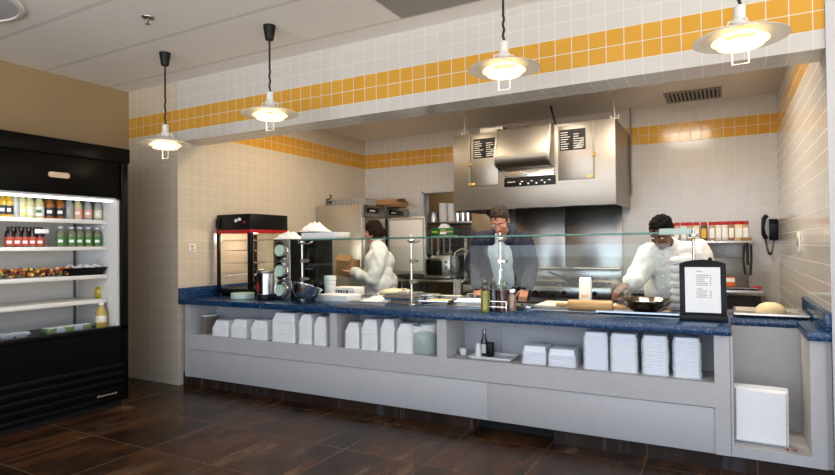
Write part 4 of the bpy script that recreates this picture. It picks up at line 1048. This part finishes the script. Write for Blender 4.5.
t = thing('hanging_strap', 'dark looped strap hanging from the spice shelf at its right end', 'strap', (.21, 6.51, 1.30))
B().tube([(-.04, 0, 0), (-.05, -.004, -.15), (-.035, -.006, -.29), (.01, -.006, -.30), (.02, -.004, -.15), (.02, 0, 0)], .011, 8).tube([(-.015, -.01, .02), (-.012, -.012, -.2)], .012).build('strap_body', 'rubber', t)
t = thing('wall_phone', 'black corded telephone on the rear tiled wall by the corner', 'phone', (.415, YB-.001, 1.47))
B().prism([(0, .10), (-.05, .09), (-.075, .04), (-.065, -.11), (0, -.13)], -.005, .075, 'x', None, .006).build('phone_body', 'satin', t)
B().tube([(-.030, -.06, .125), (-.052, -.085, .10), (-.062, -.09, 0.02), (-.058, -.085, -.06), (-.035, -.065, -.105)], [.024, .022, .016, .02, .024], 10).build('handset', 'satin', t)
pts = []
for i in range(90):
    u = i/89; cx_ = -.04+.08*u; cz = -.12-.17*math.sin(PI*u)+.03*u
    pts.append((cx_+.009*math.cos(i*1.3), -.06+.009*math.sin(i*1.3), cz))
B().tube(pts, .0045, 5).build('coiled_cord', 'rubber', t)
t = thing('wall_switch', 'white double switch plate on the right tiled kitchen wall', 'switch', (XR-.001, 5.10, 1.325))
B().box(-.012, 0, -.06, .06, -.075, .075, .004).build('plate', 'white', t)
for y in (-.025, .025): B().box(-.02, -.011, y-.012, y+.012, -.03, .03, .002).build('toggle', 'grill', t)
t = thing('wall_outlet', 'pale outlet plate on the left tiled wall beside the food warmer', 'outlet', (XK+.001, 3.865, 1.328))
B().box(0, .008, -.045, .045, -.04, .04, .003).build('plate', solid('pale_pink_plate', (226, 214, 206), .4), t)
for z in (-.016, .016): B().box(.007, .010, -.014, .014, z-.010, z+.010, .002).build('socket', 'grill', t)

# ------------------------------------------------------------------ people
V = Vector
def hand(b, w, d, n, side, curl=.5, sc=1.0):
    """palm, four jointed fingers and a thumb growing from wrist w along d; n = palm normal; side = thumb side"""
    d = d.normalized(); n = (n-d*n.dot(d)).normalized(); s = (side-d*side.dot(d)-n*side.dot(n)).normalized()
    L = .088*sc
    for k, off in enumerate((.030, .010, -.010, -.029)):
        kn = w+d*L*(1, 1.04, 1.0, .92)[k]+s*off*sc
        b.cap(w+s*off*.55*sc, .015*sc, kn, .0125*sc, 10)
        p = kn; ang = curl*.5
        for seg, l in enumerate((.042, .027, .021)):
            l *= (.95, 1.05, 1.0, .8)[k]*sc
            dd = d*math.cos(ang)+n*math.sin(ang); q = p+dd*l
            b.cap(p, (.0105-.001*seg)*sc, q, (.0095-.001*seg)*sc, 10); p = q; ang += curl*.55
    p0 = w+d*.022*sc+s*.026*sc; p1 = p0+(d*.55+s*.75+n*.25).normalized()*.045*sc; p2 = p1+(d*.85+s*.25+n*.35).normalized()*.034*sc
    b.cap(w+d*.02*sc, .017*sc, p0, .015*sc, 10).cap(p0, .0145*sc, p1, .012*sc, 10).cap(p1, .012*sc, p2, .010*sc, 10)


def head(b, c, f, u, s=1.0):
    f = f.normalized(); u = (u-f*u.dot(f)).normalized(); r = f.cross(u)
    R = Matrix((r, f, u)).transposed()
    e = R.to_euler()
    P = lambda x, y, z: c+(r*x+f*y+u*z)*s
    S = lambda *q: tuple(v*s for v in q)
    b.ball(P(0, -.012, .03), S(.076, .096, .088), rot=e, seg=28).ball(P(0, .028, -.032), S(.060, .066, .082), rot=e, seg=24)
    b.ball(P(0, .066, -.094), S(.028, .022, .02), rot=e).ball(P(0, .03, -.08), S(.05, .05, .035), rot=e)
    b.cap(P(0, .090, .012), .0095*s, P(0, .116, -.032), .0135*s).ball(P(.013, .102, -.034), .009*s, seg=10).ball(P(-.013, .102, -.034), .009*s, seg=10)
    b.ball(P(0, .078, .028), S(.052, .016, .012), rot=e)
    for q in (-1, 1):
        b.ball(P(q*.042, .062, -.025), S(.022, .022, .022), rot=e).ball(P(q*.076, -.008, -.008), S(.011, .02, .034), rot=e)
    return P, S, e


def face_parts(par, P, S, e, lip, brow, sk):
    for q in (-1, 1):
        ew = B().ball(P(q*.031, .077, .003), S(.0135, .0105, .004), rot=e, seg=12).build('eye', 'ew', par)
        B().ball(P(q*.031, .0855, .001), S(.0065, .004, .0042), rot=e, seg=10).build('pupil', 'eye', ew)
    for q in (-1, 1): B().cap(P(q*.015, .092, .026), .0045, P(q*.046, .082, .03), .0035, 8).build('eyebrow', brow, par)
    B().ball(P(0, .092, -.060), S(.024, .009, .005), rot=e, seg=12).ball(P(0, .091, -.068), S(.020, .009, .006), rot=e, seg=12).build('lips', lip, par)


def person(label, base, J, f, sk, lip, brow, hair, hair_m, hs=1.0, facing=V((0, -1, 0)), curl=(.5, .5), hd=(None, None), hn=(None, None)):
    base = V(base); j = {k: V(v)-base for k, v in J.items()}
    t = thing('person', label, 'person', base)
    b = B()
    up = V((0, 0, 1)); right = facing.cross(up)             # the person's own right-hand side
    b.cap(j['pelvis']-right*.06, .125, j['pelvis']+right*.06, .125).cap(j['pelvis'], .125, j['chest'], .12)
    b.cap(j['chest']-right*.06, .11, j['chest']+right*.06, .11).cap(j['shL'], .054, j['shR'], .054).cap(j['neck'], .060, j['head']-f*.02-up*.05, .052)
    b.cap(j['chest'], .115, j['neck'], .065)
    for s in 'LR':
        b.cap(j['sh'+s], .054, j['el'+s], .042).cap(j['el'+s], .042, j['wr'+s], .028)
        b.cap(j['hip'+s], .088, j['kn'+s], .058).cap(j['kn'+s], .056, j['an'+s], .038)
        b.cap(j['an'+s], .038, j['an'+s]+facing*.15-up*.045, .034).cap(j['an'+s]-up*.045, .036, j['an'+s]-up*.045+facing*.12, .034)
    P, S, e = head(b, j['head'], f, V((0, 0, 1)), hs)
    for i, s in enumerate('LR'):
        side = (right if s == 'L' else -right)              # thumbs point inwards
        hand(b, j['wr'+s]+(hd[i].normalized()*.012), hd[i], hn[i], side, curl[i])
    body = organic(b, 'body', sk, t, .0065, 3)
    face_parts(body, P, S, e, lip, brow, sk)
    hair(P, S, e, t, hair_m)
    k = B()
    k.cap(j['pelvis']-right*.065, .140, j['pelvis']+right*.065, .140)
    for s in 'LR': k.cap(j['hip'+s], .105, j['kn'+s], .076).cap(j['kn'+s], .076, j['an'+s]+up*.02, .066)
    organic(k, 'trousers', 'trou', t, .014, 3, folds=.03)
    for s in 'LR':
        a = j['an'+s]
        B().cap(a-up*.03-facing*.03, .048, a-up*.045+facing*.15, .042).build('shoe', 'shoe', t)
    return t, j, right


def short_hair(P, S, e, par, m):
    k = B().ball(P(0, -.024, .052), S(.080, .098, .074), rot=e, seg=28).ball(P(0, -.05, .01), S(.080, .068, .085), rot=e, seg=24)
    for q in (-1, 1): k.ball(P(q*.070, -.005, .03), S(.014, .04, .04), rot=e)
    rnd = random.Random(3)
    for i in range(70):
        a, z = rnd.uniform(0, 2*PI), rnd.uniform(.06, .125); q = math.sqrt(max(.02, 1-((z-.05)/.078)**2))
        k.ball(P(.078*q*math.sin(a), -.022+.096*q*math.cos(a), z), S(.012, .012, .008), rot=e, seg=8)
    organic(k, 'hair', m, par, .006, 2)


def curly_hair(P, S, e, par, m):
    k = B().ball(P(0, -.02, .050), S(.088, .104, .084), rot=e, seg=28).ball(P(0, -.06, -.005), S(.085, .075, .105), rot=e, seg=24).ball(P(0, -.115, -.03), S(.055, .05, .055), rot=e, seg=16)
    rnd = random.Random(6)
    for i in range(60):
        a, z = rnd.uniform(0, 2*PI), rnd.uniform(-.08, .125)
        y = -.02+.098*math.cos(a)*math.sqrt(max(.05, 1-(z/.14)**2)); x = .083*math.sin(a)*math.sqrt(max(.05, 1-(z/.14)**2))
        if y > .03 and z < .075: continue
        k.ball(P(x, y, z), .019, seg=8)
    organic(k, 'hair', m, par, .006, 1)


up = V((0, 0, 1))
# --- the man in the navy jacket
hc = at(500, 220.5, y=4.86)
J = dict(head=hc, neck=(hc.x-.03, 5.02, 1.42), chest=(hc.x-.045, 5.10, 1.25), pelvis=(hc.x-.06, 5.27, .95),
         shR=at(480, 239, y=5.03), shL=at(523, 240, y=5.03), elR=at(471, 266, y=5.03), elL=at(531.5, 267, y=5.0), wrR=at(478, 287.5, y=4.82), wrL=at(526.5, 287.5, y=4.79),
         hipR=(hc.x-.15, 5.27, .92), hipL=(hc.x+.03, 5.27, .92), knR=(hc.x-.17, 5.25, .5), knL=(hc.x+.05, 5.25, .5), anR=(hc.x-.18, 5.33, .09), anL=(hc.x+.06, 5.33, .09))
t, j, right = person('grey-haired man in open navy hooded jacket leaning on the counter, head bowed', (hc.x-.06, 5.27, 0), J, V((.04, -.80, -.60)), 'skin', 'lip', 'hairg', short_hair, 'hairg', 1.0, V((0, -1, 0)), (.9, .7),
                     (V((-.15, -.55, -.75)), V((.1, -.6, -.75))), (V((0, .7, -.6)), V((0, .7, -.6))))
k = B()
k.cap(j['chest']+V((-.03, -.02, .05)), .148, j['pelvis']+V((0, -.03, .05)), .148).cap(j['chest']+V((.03, -.02, .05)), .148, j['pelvis']+V((0, -.03, .05)), .148).cap(j['chest']+V((0, -.01, .04)), .148, j['neck']+V((0, -.01, -.04)), .088)
organic(k, 'shirt', 'shirt', t, .010, 3, folds=.012)
k = B()
k.cap(j['shL'], .078, j['shR'], .078)
for s, q in (('L', 1), ('R', -1)):
    k.cap(j['sh'+s], .080, j['el'+s], .058).cap(j['el'+s], .058, j['wr'+s]+(j['el'+s]-j['wr'+s])*.04, .046)
    k.cap(j['sh'+s]+V((-q*.055, -.01, -.04)), .085, j['hip'+s]+V((q*.045, -.03, .06)), .105)
    k.cap(j['sh'+s]+V((-q*.06, .01, -.02)), .08, j['pelvis']+V((q*.09, .04, .05)), .12)
k.cap(j['chest']+V((0, .06, .05)), .12, j['pelvis']+V((0, .05, 0)), .13)
organic(k, 'jacket', 'navy', t, .011, 2, folds=.03)
k = B()
n0 = j['neck']
ring = [n0+V((.085, -.105, -.06)), n0+V((.098, -.05, .0)), n0+V((.092, .02, .035)), n0+V((.05, .085, .05)), n0+V((0, .10, .055)), n0+V((-.05, .085, .05)), n0+V((-.092, .02, .035)), n0+V((-.098, -.05, .0)), n0+V((-.085, -.105, -.06))]
for a, c in zip(ring, ring[1:]): k.cap(a, .042, c, .042)
organic(k, 'hood', 'navy', t, .010, 2)

# --- the cook at the right
hc = at(661.5, 232.5, y=4.86)
cx2 = at(672, 300, y=5.05).x
J = dict(head=hc, neck=at(670, 247, y=4.98), chest=at(672, 262, y=5.03), pelvis=(cx2, 5.14, .93),
         shR=at(650, 254, y=4.95), shL=at(698, 251, y=5.02), elR=at(636, 279, y=4.86), elL=at(707, 282, y=5.0), wrR=at(627.5, 282.5, y=4.66), wrL=at(690, 291, y=4.78),
         hipR=(cx2-.09, 5.14, .9), hipL=(cx2+.09, 5.14, .9), knR=(cx2-.1, 5.12, .48), knL=(cx2+.1, 5.12, .48), anR=(cx2-.11, 5.18, .09), anL=(cx2+.11, 5.18, .09))
t, j, right = person('cook in white coat with short black hair reaching over the steel bowl', (cx2, 5.14, 0), J, V((-.28, -.74, -.60)), 'skin2', 'lip2', 'hairk', short_hair, 'hairk', 1.03, V((0, -1, 0)), (.5, .45),
                     (V((-.3, -.8, -.4)), V((-.55, -.62, -.55))), (V((0, .45, -.9)), V((.1, .5, -.85))))
k = B()
k.cap(j['pelvis']-V((.065, 0, 0)), .155, j['pelvis']+V((.065, 0, 0)), .155).cap(j['chest']-V((.085, 0, 0)), .142, j['chest']+V((.085, 0, 0)), .142).cap(j['chest'], .15, j['pelvis']-V((0, 0, .12)), .165).cap(j['pelvis']-V((.06, 0, .15)), .16, j['pelvis']+V((.06, 0, -.15)), .16)
k.cap(j['shL'], .082, j['shR'], .082).cap(j['chest'], .155, j['neck']+V((0, .01, -.02)), .092)
for s in 'LR': k.cap(j['sh'+s], .088, j['el'+s], .074).cap(j['el'+s], .074, j['wr'+s]+(j['el'+s]-j['wr'+s])*.08, .052)
organic(k, 'coat', 'coat', t, .011, 2, folds=.03)
k = B()
n0 = j['neck']+V((0, .0, .0))
for i in range(13):
    a = i*2*PI/12; p = n0+V((.072*math.cos(a), .072*math.sin(a)-.005, .012+.02*math.sin(a))); a2 = (i+1)*2*PI/12; p2 = n0+V((.072*math.cos(a2), .072*math.sin(a2)-.005, .012+.02*math.sin(a2)))
    k.cap(p, .019, p2, .019, 8)
organic(k, 'collar', 'coat', t, .009, 2)
k = B()
for z in range(4):
    for q in (-1, 1): k.ball(j['chest']+V((q*.055, -.146, .07-z*.09)), .011, seg=10)
k.build('buttons', 'white', t)

# --- the cook at the left, seen from the side
hc = at(373, 232, y=5.45); X0 = at(381, 300, y=5.47).x
J = dict(head=hc, neck=at(378, 247, y=5.47), chest=at(380, 262, y=5.47), pelvis=(X0, 5.47, .90),
         shL=at(380, 256, y=5.33), shR=at(379, 255, y=5.62), elL=at(373, 280, y=5.26), elR=at(366, 277, y=5.64), wrL=at(353, 272, y=5.30), wrR=at(350, 270, y=5.52),
         hipL=(X0, 5.39, .88), hipR=(X0, 5.55, .88), knL=(X0-.02, 5.38, .47), knR=(X0-.02, 5.56, .47), anL=(X0+.03, 5.38, .09), anR=(X0+.03, 5.56, .09))
t, j, right = person('dark-haired cook in white coat seen from the side, holding a brown box', (X0, 5.47, 0), J, V((-.93, -.22, -.22)), 'skin', 'lip', 'hairb', curly_hair, 'hairb', .98, V((-1, 0, 0)), (.6, .6),
                     (V((-1, .05, .12)), V((-1, -.05, .12))), (V((0, 1, 0)), V((0, -1, 0))))
k = B()
k.cap(j['pelvis']-V((0, .065, 0)), .155, j['pelvis']+V((0, .065, 0)), .155).cap(j['chest']-V((0, .07, 0)), .135, j['chest']+V((0, .07, 0)), .135).cap(j['chest'], .14, j['pelvis']-V((0, 0, .1)), .160).cap(j['pelvis']-V((0, .06, .16)), .155, j['pelvis']-V((0, -.06, .16)), .155)
k.cap(j['shL'], .082, j['shR'], .082).cap(j['chest'], .155, j['neck']+V((0, 0, -.01)), .092)
for s in 'LR': k.cap(j['sh'+s], .084, j['el'+s], .072).cap(j['el'+s], .070, j['wr'+s]+(j['el'+s]-j['wr'+s])*.1, .05)
organic(k, 'coat', 'coat', t, .011, 2, folds=.03)
k = B()
n0 = j['neck']
for i in range(12):
    a = i*2*PI/12; a2 = a+2*PI/12
    k.cap(n0+V((.066*math.cos(a), .066*math.sin(a), .012+.016*math.cos(a))), .018, n0+V((.066*math.cos(a2), .066*math.sin(a2), .012+.016*math.cos(a2))), .018, 8)
organic(k, 'collar', 'coat', t, .009, 2)
q = at(350, 267.5, y=5.41)
t = thing('brown_box', 'brown cardboard box held by the left cook', 'box', (q.x-.045, 5.41, q.z-.10))
mx = Euler((0, .12, 0)).to_matrix().to_4x4()
B().box(-.11, .11, -.085, .085, 0, .20, .004, mx=mx).build('box_body', 'card', t)
B().box(-.10, .10, -.055, .055, -.002, .002, mx=mx @ Matrix.Translation((0, -.10, .215)) @ Matrix.Rotation(.6, 4, 'X')).build('flap', 'card', t)
q = at(349, 290, y=4.62)
t = thing('printed_carton', 'white carton with dark lettering lying on the work surface left of the cook', 'carton', (q.x, 4.60, ZT+.0045))
B().box(-.14, .14, -.09, .09, 0, .085, .003).build('carton_body', 'paper', t)
k = B()
for i, w in enumerate((.02, .022, .02, .012, .02)): k.box(-.09+i*.034, -.09+i*.034+w, -.0925, -.0895, .025, .06)
k.build('dark_print', 'print', t)

# ------------------------------------------------------------------ light
def area(name, loc, sx, sy, e, col, rot=(0, 0, 0)):
    l = bpy.data.lights.new(name, 'AREA'); l.shape = 'RECTANGLE'; l.size = sx; l.size_y = sy; l.energy = e; l.color = col
    o = bpy.data.objects.new(name, l); COL.objects.link(o); o.location = loc; o.rotation_euler = rot; return o
WARM = (1, .88, .72)
for i, x in enumerate((-3.9, -2.75, -1.6, -.45)):
    for y in (4.5, 5.1):
        area('kitchen_troffer', (x, y, ZK-.012), .55, .28, (6, 11, 16, 24)[i], (1, .82, .60) if i < 2 else WARM)
# daylight through the open glass front of the dining room behind the camera
area('window_daylight', (-1.2, -2.3, 1.9), 6.0, 1.6, 75, (.66, .82, 1), (PI/2, 0, 0))
for x, y in ((-3.2, -.6), (-.6, -.6), (1.6, 1.2), (1.6, -1.5), (-2, -1.8)):
    area('dining_downlight', (x, y, ZC-.02), .5, .5, 6, (1, .88, .72))
l = bpy.data.lights.new('store_light', 'AREA'); area('store_room_light', (-3.3, YB+.72, ZK-.05), .6, .3, 8, (1, .92, .80))
w = bpy.data.worlds.new('room_ambient'); SC.world = w; w.use_nodes = True
nt = w.node_tree; bg = nt.nodes['Background']
tc = nt.nodes.new('ShaderNodeTexCoord'); sp = nt.nodes.new('ShaderNodeSeparateXYZ'); nt.links.new(tc.outputs['Generated'], sp.inputs[0])
rp = nt.nodes.new('ShaderNodeValToRGB'); mr = nt.nodes.new('ShaderNodeMapRange'); mr.inputs[1].default_value = -1; nt.links.new(sp.outputs[2], mr.inputs[0])
e = rp.color_ramp.elements; e[0].position = .47; e[0].color = (2.45, 2.35, 2.25, 1); e[1].position = .53; e[1].color = (.50, .66, .95, 1)   # lower half brightened to lift the dining ceiling, pale sky above
nt.links.new(mr.outputs[0], rp.inputs[0]); nt.links.new(rp.outputs[0], bg.inputs[0]); bg.inputs[1].default_value = 1.72
SC.view_settings.view_transform = 'Standard'; SC.view_settings.look = 'None'; SC.view_settings.gamma = 1
SC.view_settings.use_curve_mapping = False; SC.view_settings.exposure = 0
SC.cycles.max_bounces = 8; SC.cycles.transparent_max_bounces = 24; SC.cycles.use_denoising = True
SC.cycles.caustics_reflective = False; SC.cycles.caustics_refractive = False; SC.cycles.sample_clamp_indirect = 4
